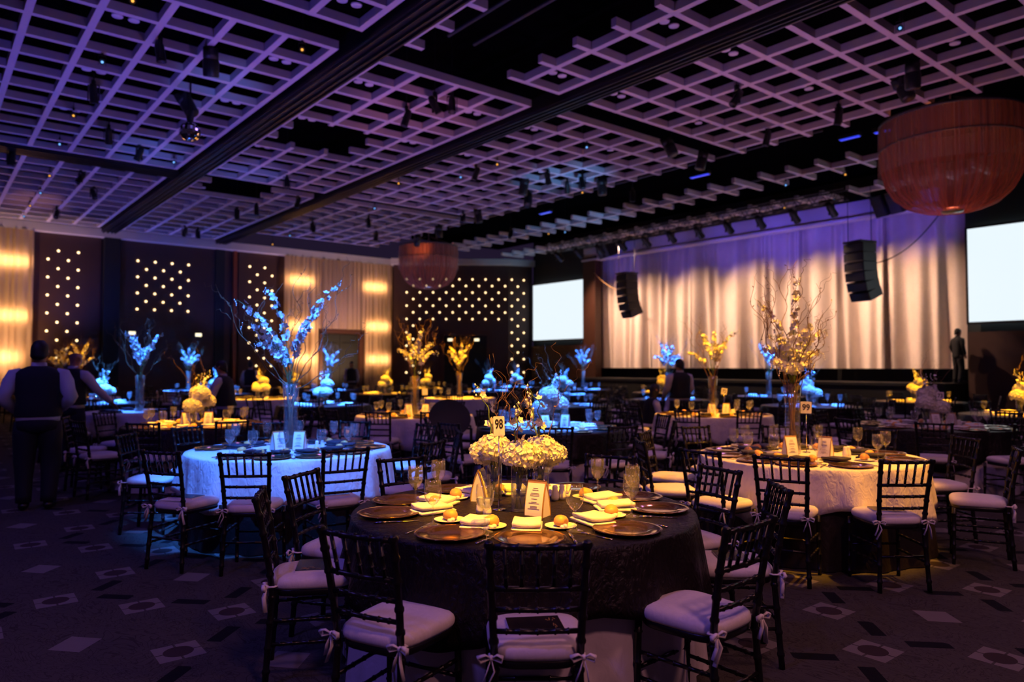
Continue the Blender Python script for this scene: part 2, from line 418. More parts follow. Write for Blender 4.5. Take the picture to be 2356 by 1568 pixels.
# recessed downlights in pairs inside the cells
dl = MB().lathe([(0, 0.0), (0.055, 0.0), (0.062, 0.006), (0.072, 0.0), (0.075, 0.012), (0.075, 0.024), (0, 0.024)], 14).mesh('downlight', 'downlight_glass')
DL = []
def mid(a, i): return (a[i] + a[i + 1]) / 2
for sec in range(3):
    ys = YS[sec]; cells = [i for i in range(len(ys) - 1) if ((i - 1) % 3 == 0 if sec else (len(ys) - 2 - i) % 3 == 0)]
    for xs, cx in ((XP0, (4, 7)), (XP1, (0, 3)), (XP2, (0, 3))):
        for i in cx:
            for j in cells:
                x, y = mid(xs, i), mid(ys, j)
                if xs is XP1 and sec == 0 and i == 0: continue
                if xs is XP2 and y > 25: continue
                if y < 3: continue
                h = thing('downlight_pair', (x, y, Z_L + 0.11), 0, 'pair', 'ceiling light', 'paired downlights in the ceiling lattice')
                for s in (-0.105, 0.105): obj('lamp', dl, h, (s, 0, 0))
                obj('mounting_plate', DLP if 'DLP' in globals() else globals().setdefault('DLP', MB().box((0, 0, 0.036), (0.62, 0.66, 0.02)).mesh('plate', 'plenum', False)), h)
                DL.append((h, (x, y, Z_L)))
ordered_labels(DL, 'pair of small round downlights in the lattice, {} pair from the left')

# ------------------------------------------------------------------ back wall (far left) with its panels
wl = struct(obj('wall_back', plane('wall_back', [(-8, YW, 0), (-8, YW, 6.3), (17.4, YW, 6.3), (17.4, YW, 0)], 'wall_brown')), 'dark brown back wall')
def wbox(name, x0, x1, z0, z1, y0, y1, m, parent=wl):
    return obj(name, MB().box(((x0 + x1) / 2, (y0 + y1) / 2, (z0 + z1) / 2), (x1 - x0, abs(y1 - y0), z1 - z0)).mesh(name, m, False), parent)
wbox('wall_panel', 3.02, 4.98, 0, 6.05, YW - 0.07, YW - 0.01, 'wall_brown')
wbox('track_pocket', 5.05, 5.55, 0, 6.04, YW - 0.30, YW - 0.01, 'wall_black')
wbox('wall_panel', 5.6, 9.42, 0, 6.05, YW - 0.06, YW - 0.01, 'wall_brown')
wbox('edge_strip', 9.52, 9.66, 0, 6.05, YW - 0.16, YW - 0.01, 'wall_redwood')
wbox('wall_panel', 9.75, 11.4, 0, 6.05, YW - 0.07, YW - 0.01, 'wall_brown')
wbox('track_pocket', 8.85, 9.2, 0, 6.05, YW - 0.12, YW - 0.01, 'wall_black')
struct(obj('trim_1', MB().box((4.2, YW - 0.16, 6.19), (25.2, 0.30, 0.28)).box((4.2, YW - 0.12, 6.06), (25.2, 0.22, 0.05)).mesh('trim_1', 'trim_paint', False)), 'pale cornice along the back wall')
bulb = MB().lathe([(0, -0.04), (0.02, -0.032), (0.034, -0.014), (0.037, 0), (0.04, 0.02), (0, 0.02)], 10).mesh('bulb', 'bulb')
def bulbs(parent, pts, rot=(PI / 2, 0, 0)):
    for p in pts: obj('light_bulb', bulb, parent, p, rot)
yb = YW - 0.08
bulbs(wl, [(3.70 + (0 if k % 2 == 0 else -0.295) + 0.59 * i, yb, 5.45 - 0.302 * k) for k in range(13) for i in (0, 1)])
bulbs(wl, [(6.15 + 0.577 * i + (0.288 if k % 2 else 0), yb, 5.34 - 0.29 * k) for k in range(7) for i in range(3 if k % 2 else 4)])
bulbs(wl, [(10.17 + 0.60 * i + (0.30 if k % 2 else 0), yb, 5.48 - 0.301 * k) for k in range(14) for i in range(2)])
# doorway in the curtain
door = thing('door_1', (14.05, YW - 0.12, 0)); struct(door, 'dark wooden double doorway in the sheer curtain')
dm = MB().box((-0.93, 0, 1.5), (0.16, 0.26, 3.0)).box((0.93, 0, 1.5), (0.16, 0.26, 3.0)).box((0, 0, 3.02), (2.02, 0.26, 0.16))
obj('door_frame', dm.mesh('door_frame', 'wall_wood', False), door)
for s in (-1, 1):
    lf = obj('door_leaf', MB().box((s * 0.43, 0.06, 1.46), (0.84, 0.05, 2.9)).mesh('door_leaf', 'wall_black', False), door)
    for z in (0.75, 2.1): obj('door_panel', MB().box((s * 0.43, 0.03, z), (0.6, 0.03, 0.9)).mesh('door_panel', 'wall_black', False), lf)
for x, lab in ((6.05, 'left'), (8.3, 'right')):
    e = thing('exit_sign', (x - 0.1, YW - 0.35, 2.72), 0, f'small lit exit sign on the back wall, {lab} one of the two', 'sign', 'exit signs')
    obj('sign_face', MB().box((0, 0, 0), (0.21, 0.03, 0.12)).mesh('sign', 'exit_glow', False), e); obj('sign_case', MB().box((0, 0.05, 0), (0.26, 0.05, 0.16)).mesh('case', 'fixture_grey', False), e)

# angled wall with bulbs, then the pier
A2, B2 = Vector((16.4, 28.35)), Vector((20.5, 25.3))
D2 = (B2 - A2).normalized(); ang2 = math.atan2(D2.y, D2.x); LEN2 = (B2 - A2).length
wa = struct(obj('wall_corner', MB().box((LEN2 / 2, 0.1, 3.05), (LEN2, 0.2, 6.1)).mesh('wall_corner', 'wall_brown', False), None, (A2.x, A2.y, 0), (0, 0, ang2)), 'dark angled corner wall dotted with bulbs')
pts = []
for k in range(15):
    z = 5.42 - 0.296 * k
    for i in range(9):
        x = 0.59 + 0.583 * i + (0.29 if k % 2 == 1 else 0)
        if x > 5.02: continue
        if k > 6 and x > 1.3: continue
        pts.append((x, -0.02, z))
bulbs(wa, pts)
obj('door_opening', MB().box((3.2, -0.01, 1.45), (1.9, 0.06, 2.9)).mesh('door_opening', 'wall_black', False), wa)
obj('door_casing', MB().box((2.2, -0.04, 1.5), (0.12, 0.1, 3.0)).box((4.2, -0.04, 1.5), (0.12, 0.1, 3.0)).box((3.2, -0.04, 3.03), (2.12, 0.1, 0.14)).mesh('door_casing', 'wall_wood', False), wa)
for x, lab in ((2.45, 'left'), (3.62, 'right')):
    q = A2 + D2 * x
    e = thing('exit_sign', (q.x - 0.05, q.y - 0.2, 2.72), ang2, f'small lit exit sign beside the corner wall door, {lab} one', 'sign', 'exit signs')
    obj('sign_face', MB().box((0, 0, 0), (0.21, 0.03, 0.11)).mesh('sign', 'exit_glow', False), e); obj('sign_case', MB().box((0, 0.05, 0), (0.26, 0.05, 0.15)).mesh('case', 'fixture_grey', False), e)
struct(obj('trim_2', MB().box((LEN2 / 2, -0.02, 6.19), (LEN2 + 0.2, 0.34, 0.27)).mesh('trim_2', 'trim_paint', False), None, (A2.x, A2.y, 0), (0, 0, ang2)), 'pale cornice on the corner wall')
# pier beside the left screen
pier = struct(obj('wall_pier', MB().add([(20.5, 25.3, 0), (21.6, 24.95, 0), (21.6, 25.6, 0), (20.5, 25.6, 0), (20.5, 25.3, 6.05), (21.6, 24.95, 6.05), (21.6, 25.6, 6.05), (20.5, 25.6, 6.05)],
      [(0, 1, 5, 4), (1, 2, 6, 5), (2, 3, 7, 6), (3, 0, 4, 7), (4, 5, 6, 7)]).mesh('wall_pier', 'wall_brown', False)), 'pier with two columns of bulbs')
pd = (Vector((21.6, 24.95)) - Vector((20.5, 25.3))).normalized()
bulbs(pier, [(20.5 + pd.x * t, 25.3 + pd.y * t - 0.03, 5.42 - 0.296 * k) for k in range(15) for t in ((0.14, 0.72) if k % 2 == 0 else (0.43,))])
struct(obj('trim_3', MB().add([(20.4, 25.2, 6.05), (21.65, 24.8, 6.05), (21.65, 25.6, 6.05), (20.4, 25.6, 6.05), (20.4, 25.2, 6.33), (21.65, 24.8, 6.33), (21.65, 25.6, 6.33), (20.4, 25.6, 6.33)],
      [(0, 1, 5, 4), (1, 2, 6, 5), (2, 3, 7, 6), (3, 0, 4, 7), (4, 5, 6, 7), (3, 2, 1, 0)]).mesh('trim_3', 'trim_paint', False)), 'pale cornice over the pier')

# ------------------------------------------------------------------ stage wall (right)
XS = 22.0
wr = struct(obj('wall_stage', plane('wall_stage', [(XS + 0.6, -6, 0), (XS + 0.6, -6, 7.4), (XS + 0.6, 26, 7.4), (XS + 0.6, 26, 0)], 'wall_black')), 'black wall behind the stage')
def rbox(name, x0, x1, y0, y1, z0, z1, m, parent=wr): return obj(name, MB().box(((x0 + x1) / 2, (y0 + y1) / 2, (z0 + z1) / 2), (x1 - x0, y1 - y0, z1 - z0)).mesh(name, m, False), parent)
rbox('screen_bay', 21.72, 21.9, 21.3, 25.0, 0, 7.0, 'screen_mask'); rbox('wainscot', 21.56, 21.7, 21.2, 24.95, 0, 2.45, 'wall_wood')
rbox('wood_pilaster', 21.35, 21.7, 20.75, 21.45, 0, 6.05, 'wall_wood')
rbox('screen_bay', 21.72, 21.9, 2.0, 7.36, 0, 7.0, 'screen_mask'); rbox('wainscot', 21.56, 21.7, 2.0, 7.3, 0, 2.45, 'wall_brown')
struct(obj('trim_4', MB().box((21.62, 14.7, 6.17), (0.34, 13.6, 0.50)).box((21.52, 14.7, 5.90), (0.42, 13.6, 0.07)).mesh('trim_4', 'trim_paint', False)), 'pale soffit above the stage curtain')
def screen(y0, y1, lab):
    h = thing('projection_screen', (21.5, (y0 + y1) / 2, 2.71), 0, lab, 'screen', 'projection screens'); w = y1 - y0
    obj('screen_surface', MB().box((0, 0, 1.23), (0.02, w, 2.46)).mesh('screen_surface', 'screen_light', False), h)
    obj('screen_border', MB().box((0.02, -w / 2 - 0.03, 1.23), (0.05, 0.06, 2.58)).box((0.02, w / 2 + 0.03, 1.23), (0.05, 0.06, 2.58)).box((0.02, 0, 2.49), (0.05, w + 0.12, 0.06)).box((0.02, 0, -0.03), (0.05, w + 0.12, 0.06)).mesh('screen_border', 'fixture_black', False), h)
screen(21.44, 24.76, 'blank glowing white projection screen between the pier and the stage curtain')
screen(3.92, 7.24, 'blank glowing white projection screen at the right edge beside the stage')
stage = obj('stage_platform', MB().box((21.35, 14.3, 0.55), (1.7, 13.6, 1.1)).box((20.49, 14.3, 1.06), (0.04, 13.6, 0.08)).mesh('stage_platform', 'stage_black', False))
tag(stage, 'low black stage platform under the big pale curtain', 'stage')

# ------------------------------------------------------------------ curtains
def drape(width, z0, z1, seed, fold=0.20, amp=0.06, nz=10, pinch=0.0, dx=0.028):
    """hanging cloth along local X, facing -Y"""
    rnd = random.Random(seed); n = int(width / dx)
    ph = [rnd.uniform(0, 6.28) for _ in range(6)]
    rows = []
    for k in range(nz + 1):
        t = k / nz; z = z1 + (z0 - z1) * t; row = []
        for i in range(n + 1):
            x = width * i / n
            w = 2 * PI * x / fold
            d = math.sin(w + 1.1 * math.sin(0.37 * w + ph[0]) + ph[1] + 0.25 * t * math.sin(0.2 * w + ph[5]))
            d2 = math.sin(0.43 * w + ph[2] + 0.8 * t)
            d3 = math.sin(0.13 * w + ph[3])
            a = amp * (0.55 + 0.35 * t)
            y = a * (d + 0.7 * d2 * (0.4 + t) + 0.9 * d3 * t)
            xo = x
            if pinch: xo = width / 2 + (x - width / 2) * (1 - pinch * math.sin(PI * t) * 0.5)
            row.append((xo, y, z))
        rows.append(row)
    return MB().sheet(rows)
edges = [21.05, 18.45, 16.35, 14.3, 12.05, 9.65, 7.5]
names = ['far left', 'second from left', 'third from left', 'middle right', 'second from right', 'far right']
for i in range(6):
    w = edges[i] - edges[i + 1]
    o = obj('stage_curtain', drape(w + 0.12, 1.48, 5.95, 10 + i, 0.42 + 0.07 * (i % 3), 0.115, 14, 0.02, 0.035).mesh('stage_curtain', 'stage_drape'), None, (XS + 0.03 * (i % 2), edges[i] + 0.06, 0), (0, 0, -PI / 2))
    tag(o, f'tall pale stage curtain length lit peach and violet, {names[i]} of six', 'curtain', 'stage curtain lengths')
def sheer_curtain(x0, x1, seed, lab, gap=None):
    m = MB()
    if gap:
        m = drape(gap[0] - x0, 0.02, 6.03, seed, 0.21, 0.05, 8)
        m2 = drape(x1 - gap[1], 0.02, 6.03, seed + 1, 0.21, 0.05, 8); m.join(m2, Matrix.Translation((gap[1] - x0, 0, 0)))
        m3 = drape(gap[1] - gap[0], 3.12, 6.03, seed + 2, 0.21, 0.05, 8); m.join(m3, Matrix.Translation((gap[0] - x0, 0, 0)))
    else: m = drape(x1 - x0, 0.02, 6.03, seed, 0.21, 0.05, 8)
    o = obj('sheer_curtain', m.mesh('sheer_curtain', 'sheer'), None, (x0, YW - 0.32, 0)); tag(o, lab, 'curtain', 'sheer wall curtains'); return o
sheer_curtain(-1.0, 2.98, 31, 'glowing amber sheer curtain at the left end of the back wall')
sheer_curtain(11.5, 16.45, 41, 'glowing amber sheer curtain around the dark doorway', (12.98, 15.1))
hot = MB().lathe([(0, -0.52), (0.02, -0.51), (0.025, -0.5), (0.025, 0.5), (0.02, 0.51), (0, 0.52)], 10).mesh('hot_bulb', 'bulb_hot')
HL = [(2.3, 4.98), (2.3, 3.2), (2.1, 1.85), (12.2, 5.05), (15.6, 5.02), (12.2, 3.2), (15.75, 3.3), (15.8, 1.85), (12.35, 1.85)]
for i, (x, z) in enumerate(HL):  # lamps lengthened sideways to imitate the bands smeared by the folds
    h = thing('curtain_lamp', (x, YW - 0.12, z), 0, 'warm lamp', 'lamp', 'lamps behind the sheer curtains')
    obj('stretched_lamp', hot, h, (0, 0, 0), (0, PI / 2, 0)); obj('lamp_base', MB().box((0, 0.06, 0), (1.1, 0.04, 0.06)).mesh('lamp_base', 'fixture_grey', False), h)
    al = bpy.data.lights.new('curtain_lamp_light', 'AREA'); al.shape = 'RECTANGLE'; al.size, al.size_y = 1.05, 0.30; al.energy = 11; al.color = (1.0, 0.56, 0.24)
    ao = bpy.data.objects.new('curtain_lamp_light', al); COL.objects.link(ao); ao.location = (x, YW - 0.16, z); ao.rotation_euler = (-PI / 2, 0, 0)
    h['label'] = f'warm lamp drawn out sideways behind the sheer back wall curtain, {ordinal(i)} of nine'
spot('curtain_wash', (13.6, 26.6, 0.4), (13.6, YW - 0.3, 3.2), (1.0, 0.58, 0.32), 1000, 100, 0.8, 0.3)
spot('curtain_wash', (1.4, 26.6, 0.4), (1.4, YW - 0.3, 3.2), (1.0, 0.58, 0.32), 1000, 92, 0.8, 0.3)

# ------------------------------------------------------------------ people
def skin_mesh(nodes, edges, root, material, sub=2):
    names = list(nodes); me = bpy.data.meshes.new('sk'); me.from_pydata([nodes[n][0] for n in names], [(names.index(a), names.index(b)) for a, b in edges], []); me.update()
    o = bpy.data.objects.new('sk', me); COL.objects.link(o)
    md = o.modifiers.new('skin', 'SKIN'); md.use_smooth_shade = True
    for i, n in enumerate(names):
        r = nodes[n][1]; me.skin_vertices[0].data[i].radius = r if isinstance(r, tuple) else (r, r); me.skin_vertices[0].data[i].use_root = (n == root)
    sb = o.modifiers.new('sub', 'SUBSURF'); sb.levels = sub; sb.render_levels = sub
    dg = bpy.context.evaluated_depsgraph_get(); dg.update()
    out = bpy.data.meshes.new_from_object(o.evaluated_get(dg)); COL.objects.unlink(o); bpy.data.objects.remove(o)
    out.polygons.foreach_set('use_smooth', [True] * len(out.polygons)); out.materials.clear(); out.materials.append(MATS[material]); return out
def person(loc, face, hgt, lab, arms, build=1.0, bald=False, long_hair=False, lean=0.0, vest=True, seated=False, turn=0.0):
    """face: world direction the person faces; arms: {side: (elbow, wrist)} in body space (x right, y forward)"""
    rz = math.atan2(face[1], face[0]) - PI / 2; s = hgt / 1.78
    h = thing('person', loc, rz, lab, 'person', 'people in the ballroom'); h.scale = (s, s, s)
    def ln(p):
        p = Vector(p)
        if p.z > 0.95: k = (p.z - 0.95); return Vector((p.x, p.y + k * math.tan(lean), p.z - k * (1 - math.cos(lean))))
        return p
    dz = -0.47 if seated else 0.0
    N = {'pelvis': ((0, 0, 0.95), (0.155 * build, 0.115 * build)), 'spine': ((0, 0.0, 1.12), (0.145 * build, 0.105 * build)), 'chest': ((0, 0.0, 1.30), (0.165 * build, 0.115 * build)), 'upper': ((0, -0.005, 1.41), (0.095 * build, 0.075)),
         'neck': ((0, 0.0, 1.51), 0.055), 'jaw': ((0, 0.03, 1.585), (0.062, 0.075)), 'head': ((0, 0.018, 1.665), (0.076, 0.093)), 'crown': ((0, 0.01, 1.735), (0.052, 0.066))}
    E = [('pelvis', 'spine'), ('spine', 'chest'), ('chest', 'upper'), ('upper', 'neck'), ('neck', 'jaw'), ('jaw', 'head'), ('head', 'crown')]
    N['nose'] = ((0, 0.125, 1.645), 0.013); E.append(('head', 'nose'))
    for sd in (-1, 1):
        k = 'L' if sd < 0 else 'R'
        N['ear' + k] = ((sd * 0.088, 0.01, 1.655), 0.015); E.append(('head', 'ear' + k))
        el, wr = arms[k]
        N['sh' + k] = ((sd * 0.180 * build, 0, 1.42), 0.050 * build); N['el' + k] = (el, 0.044 * build); N['wr' + k] = (wr, 0.028)
        d = (Vector(wr) - Vector(el)).normalized(); N['pa' + k] = (tuple(Vector(wr) + d * 0.075), (0.034, 0.018))
        E += [('upper', 'sh' + k), ('sh' + k, 'el' + k), ('el' + k, 'wr' + k), ('wr' + k, 'pa' + k)]
        side = d.cross(Vector((0, 0, 1))) if abs(d.z) < 0.85 else Vector((0, 1, 0)); side = side.normalized(); dn = Vector((0, 0, -1)) if abs(d.z) < 0.85 else Vector((-sd, 0, 0))
        for fi, (off, fl) in enumerate(((-0.027, 0.062), (-0.009, 0.074), (0.009, 0.07), (0.027, 0.056))):
            b = Vector(wr) + d * 0.085 + side * off; m1 = b + d * fl * 0.55 + dn * 0.006; e1 = m1 + d * fl * 0.35 + dn * 0.022
            N[f'f{k}{fi}a'] = (tuple(b), 0.0095); N[f'f{k}{fi}b'] = (tuple(m1), 0.0088); N[f'f{k}{fi}c'] = (tuple(e1), 0.0075); E += [('pa' + k, f'f{k}{fi}a'), (f'f{k}{fi}a', f'f{k}{fi}b'), (f'f{k}{fi}b', f'f{k}{fi}c')]
        b = Vector(wr) + d * 0.03 - side * sd * 0.03; N[f't{k}a'] = (tuple(b + d * 0.02 - side * sd * 0.015), 0.0105); N[f't{k}b'] = (tuple(b + d * 0.055 - side * sd * 0.022 + dn * 0.008), 0.0085); E += [('wr' + k, f't{k}a'), (f't{k}a', f't{k}b')]
        if seated: leg = [('hip', (sd * 0.09, 0.03, 0.92), 0.085), ('kn', (sd * 0.11, 0.44, 0.93), 0.06), ('an', (sd * 0.11, 0.42, 0.55), 0.04), ('toe', (sd * 0.12, 0.58, 0.505), 0.03)]
        else: leg = [('hip', (sd * 0.09 * build, 0, 0.90), 0.09 * build), ('kn', (sd * 0.105 * build, 0.015 + (0.03 if sd > 0 else 0), 0.50), 0.062 * build), ('an', (sd * 0.11, -0.03, 0.09), 0.042), ('toe', (sd * 0.13, 0.11, 0.035), 0.032)]
        pv = 'pelvis'
        for nn, c, r in leg: N[nn + k] = (c, r); E.append((pv, nn + k)); pv = nn + k
    N = {n: (tuple(ln(c)), r) for n, (c, r) in N.items()}
    off = (0, 0, dz)
    body = obj('body', skin_mesh(N, E, 'pelvis', 'skin'), h, off)
    g = lambda n, k: (N[n][0], tuple(v * k for v in N[n][1]) if isinstance(N[n][1], tuple) else N[n][1] * k)
    def loft(rows_, material, nm, e=2.7):
        rows = []
        for z_, rx, ry, yo in rows_:
            row = []
            for j in range(28):
                a_ = 2 * PI * j / 28; c_, s_ = math.cos(a_), math.sin(a_)
                row.append(ln((math.copysign(abs(c_) ** (2 / e), c_) * rx * build, yo + math.copysign(abs(s_) ** (2 / e), s_) * ry * (0.5 + 0.5 * build), z_)))
            rows.append(row)
        return obj(nm, MB().rings(rows).mesh(nm, material), h, off)
    shirt = 'shirt_white' if vest else 'vest_black'
    sh = loft([(0.925, 0.176, 0.132, 0), (0.96, 0.178, 0.134, 0), (1.1, 0.166, 0.122, 0), (1.25, 0.180, 0.126, 0), (1.36, 0.192, 0.120, -0.004), (1.43, 0.182, 0.100, -0.008), (1.475, 0.115, 0.078, -0.008), (1.50, 0.064, 0.064, -0.004), (1.54, 0.060, 0.062, 0.0), (1.54, 0.05, 0.05, 0.0)], shirt, 'shirt')
    for k in 'LR':
        a_, b_, c_ = Vector(N['sh' + k][0]), Vector(N['el' + k][0]), Vector(N['wr' + k][0]); sdx = -1 if k == 'L' else 1
        path = [a_ + Vector((-sdx * 0.05, 0, 0.0)), a_ + Vector((sdx * 0.012, 0, -0.02)), a_.lerp(b_, 0.35) + Vector((sdx * 0.012, 0, 0)), a_.lerp(b_, 0.7), b_ + (b_ - c_).normalized() * 0.012, b_.lerp(c_, 0.25), b_.lerp(c_, 0.6), b_.lerp(c_, 0.88), b_.lerp(c_, 0.97)]
        obj('sleeve', MB().tube(path, [0.058 * build, 0.074 * build, 0.070 * build, 0.063 * build, 0.060 * build, 0.057 * build, 0.051, 0.045, 0.038], 14).mesh('sleeve', shirt), sh)
    if vest:
        loft([(0.975, 0.188, 0.146, 0), (0.985, 0.194, 0.150, 0), (1.1, 0.178, 0.135, 0), (1.25, 0.190, 0.137, 0), (1.36, 0.197, 0.131, -0.004), (1.425, 0.190, 0.116, -0.008), (1.468, 0.150, 0.096, -0.008), (1.496, 0.092, 0.078, -0.006), (1.505, 0.06, 0.05, -0.004)], 'vest_black', 'vest')
    tr_ = loft([(0.995, 0.165, 0.125, 0), (0.96, 0.170, 0.130, 0), (0.90, 0.178, 0.138, -0.004), (0.84, 0.172, 0.13, -0.004), (0.80, 0.12, 0.10, 0)], 'trouser_black', 'trousers')
    for k in 'LR':
        hp, kn, an = Vector(N['hip' + k][0]), Vector(N['kn' + k][0]), Vector(N['an' + k][0])
        path = [hp + Vector((0, 0, 0.02)), hp.lerp(kn, 0.3), hp.lerp(kn, 0.7), kn, kn.lerp(an, 0.4), kn.lerp(an, 0.85), kn.lerp(an, 1.02)]
        obj('trouser_leg', MB().tube(path, [0.102 * build, 0.108 * build, 0.094 * build, 0.088 * build, 0.082, 0.074, 0.072], 14).mesh('trouser_leg', 'trouser_black'), tr_)
    for k in 'LR':
        a, t_ = Vector(N['an' + k][0]), Vector(N['toe' + k][0])
        obj('shoe', MB().tube([a + Vector((0, -0.06, -0.045)), a + Vector((0, -0.03, -0.04)), a + Vector((0, 0.04, -0.03)), (a + t_) / 2 + Vector((0, 0.03, -0.018)), t_ + Vector((0, 0.03, 0.0)), t_ + Vector((0, 0.065, -0.004))], [0.03, 0.048, 0.05, 0.046, 0.042, 0.018], 12, True, 0.85).mesh('shoe', 'shoe_black'), h, off)
    if not bald:
        hd = Vector(N['head'][0]); rows = []
        def cap(a, t2):
            # scalp shell: hair line high on the forehead, low at the nape
            fr = 0.5 - 0.5 * math.cos(a); lowz = -0.10 + 0.12 * (1 - fr) if not long_hair else -0.22 + 0.26 * (1 - fr) ** 2
            zz = 0.108 + (lowz - 0.108) * t2; q = min(1, math.sqrt(max(0, 1 - ((zz - 0.0) / 0.115) ** 2))) if zz > 0 else 1.0
            return hd + Vector((math.sin(a) * 0.085 * max(q, 0.02), -0.012 + math.cos(a) * 0.103 * max(q, 0.02) * (1 if math.cos(a) > 0 else 1.02), zz))
        for t2 in (0.0, 0.05, 0.15, 0.3, 0.5, 0.75, 1.0): rows.append([cap(2 * PI * j / 20, t2) for j in range(20)])
        mh = MB().rings(rows)
        for i, p in enumerate(mh.v):
            nv = noise.noise(Vector(p) * 30) * 0.006; c = Vector(p) - hd; mh.v[i] = tuple(Vector(p) + c.normalized() * nv)
        obj('hair', mh.mesh('hair', 'hair_dark'), h, off)
    for sd in (-1, 1): obj('eye', MB().lathe([(0, -0.012), (0.010, -0.006), (0.012, 0), (0.010, 0.006), (0, 0.012)], 10).mesh('eye', 'card_white'), body, ln((sd * 0.034, 0.098, 1.668)))
    obj('mouth', MB().tube([(-0.026, 0.092, 1.594), (0, 0.103, 1.590), (0.026, 0.092, 1.594)], [0.003, 0.006, 0.003], 6).mesh('mouth', 'wall_redwood'), body, ln((0, 0, 0.0)))
    return h
down = lambda sd, f=0.06: ((sd * 0.26, -0.03, 1.16), (sd * 0.24, f, 0.93))
person((1.06, 9.45, 0), (0.25, 0.97), 1.84, 'waiter seen from behind in dark vest and white shirt at left edge', {'L': ((-0.30, -0.07, 1.17), (-0.22, 0.13, 1.02)), 'R': ((0.30, -0.07, 1.17), (0.20, 0.14, 1.04))}, 1.12)
person((1.80, 12.45, 0), (0.80, 0.60), 1.80, 'bald waiter in dark vest reaching down toward a table', {'L': ((-0.27, 0.0, 1.17), (-0.20, 0.2, 1.05)), 'R': ((0.30, 0.14, 1.20), (0.36, 0.36, 1.00))}, 1.05, bald=True, lean=0.06)
person((3.95, 12.15, 0), (-0.74, 0.67), 1.66, 'dark-haired waiter in vest leaning beside the left flower tables', {'L': ((-0.27, 0.1, 1.18), (-0.26, 0.32, 1.05)), 'R': ((0.28, 0.08, 1.18), (0.22, 0.30, 1.06))}, 1.05, lean=0.14)
person((11.55, 8.95, 0), (0.35, 0.94), 1.70, 'waiter with bushy dark hair standing before the stage curtain', {'L': ((-0.28, 0.03, 1.17), (-0.24, 0.22, 1.02)), 'R': ((0.28, 0.03, 1.17), (0.24, 0.22, 1.02))}, 1.12)
person((10.35, 8.75, 0), (0.90, -0.42), 1.70, 'seated woman with dark tied hair beside the standing waiter', {'L': ((-0.25, 0.08, 1.16), (-0.20, 0.30, 1.15)), 'R': ((0.25, 0.08, 1.16), (0.20, 0.30, 1.15))}, 0.92, long_hair=True, seated=True, lean=0.2)
person((21.2, 7.42, 1.1), (0.8, -0.5), 1.45, 'figure in black standing at the right end of the stage', {'L': down(-1), 'R': down(1)}, 1.0, vest=False)
person((13.4, 26.4, 0), (-0.5, -0.85), 1.76, 'distant waiter in vest standing before the dark doorway', {'L': down(-1), 'R': down(1)}, 1.0)
person((8.3, 23.3, 0), (0.6, 0.8), 1.72, 'distant waiter in vest facing the back wall', {'L': down(-1), 'R': down(1)}, 1.0)
person((12.7, 9.9, 0), (-0.8, -0.3), 1.62, 'seated guest in pale top behind the amber tables', {'L': ((-0.25, 0.08, 1.16), (-0.20, 0.30, 1.10)), 'R': ((0.25, 0.08, 1.16), (0.20, 0.30, 1.10))}, 1.0, seated=True)

# ------------------------------------------------------------------ chandeliers
def fringe_material(name, color, alpha, freq):
    m = bpy.data.materials.new(name); m.use_nodes = True
    nt = m.node_tree; N = nt.nodes; L = nt.links
    b = N['Principled BSDF']; b.inputs['Base Color'].default_value = (*color, 1); b.inputs['Roughness'].default_value = 0.6
    tr = N.new('ShaderNodeBsdfTranslucent'); tr.inputs[0].default_value = (*color, 1)
    mx = N.new('ShaderNodeMixShader'); mx.inputs[0].default_value = 0.45
    L.new(b.outputs[0], mx.inputs[1]); L.new(tr.outputs[0], mx.inputs[2])
    tp = N.new('ShaderNodeBsdfTransparent'); mx2 = N.new('ShaderNodeMixShader')
    tc = N.new('ShaderNodeTexCoord'); gr = N.new('ShaderNodeTexGradient'); gr.gradient_type = 'RADIAL'
    nz = N.new('ShaderNodeTexNoise'); nz.inputs['Scale'].default_value = freq; nz.inputs['Detail'].default_value = 5; nz.inputs['Roughness'].default_value = 0.75; nz.noise_dimensions = '1D'
    L.new(tc.outputs['Object'], gr.inputs[0]); L.new(gr.outputs[1], nz.inputs['W'])
    cr = N.new('ShaderNodeMapRange'); cr.inputs[1].default_value = 0.35; cr.inputs[2].default_value = 0.65
    cr.inputs[3].default_value = alpha[0]; cr.inputs[4].default_value = alpha[1]
    L.new(nz.outputs[0], cr.inputs[0]); L.new(cr.outputs[0], mx2.inputs[0]); L.new(tp.outputs[0], mx2.inputs[1]); L.new(mx.outputs[0], mx2.inputs[2])
    L.new(mx2.outputs[0], N['Material Output'].inputs[0]); MATS[name] = m
fringe_material('fringe_bowl', (0.24, 0.095, 0.08), (0.12, 1.0), 60)
fringe_material('fringe_outer', (0.55, 0.48, 0.46), (0.05, 0.45), 220)
fringe_material('fringe_top', (0.26, 0.12, 0.10), (0.5, 1.0), 90)
def pleated(prof, n, k, amp):
    rows = []
    for r, z in prof:
        rows.append([((r + amp * r * math.sin(k * 2 * PI * j / n) * (0.6 + 0.4 * math.sin(7 * 2 * PI * j / n))) * math.cos(2 * PI * j / n),
                      (r + amp * r * math.sin(k * 2 * PI * j / n) * (0.6 + 0.4 * math.sin(7 * 2 * PI * j / n))) * math.sin(2 * PI * j / n), z) for j in range(n)])
    return MB().rings(rows, False)
_ch = {}
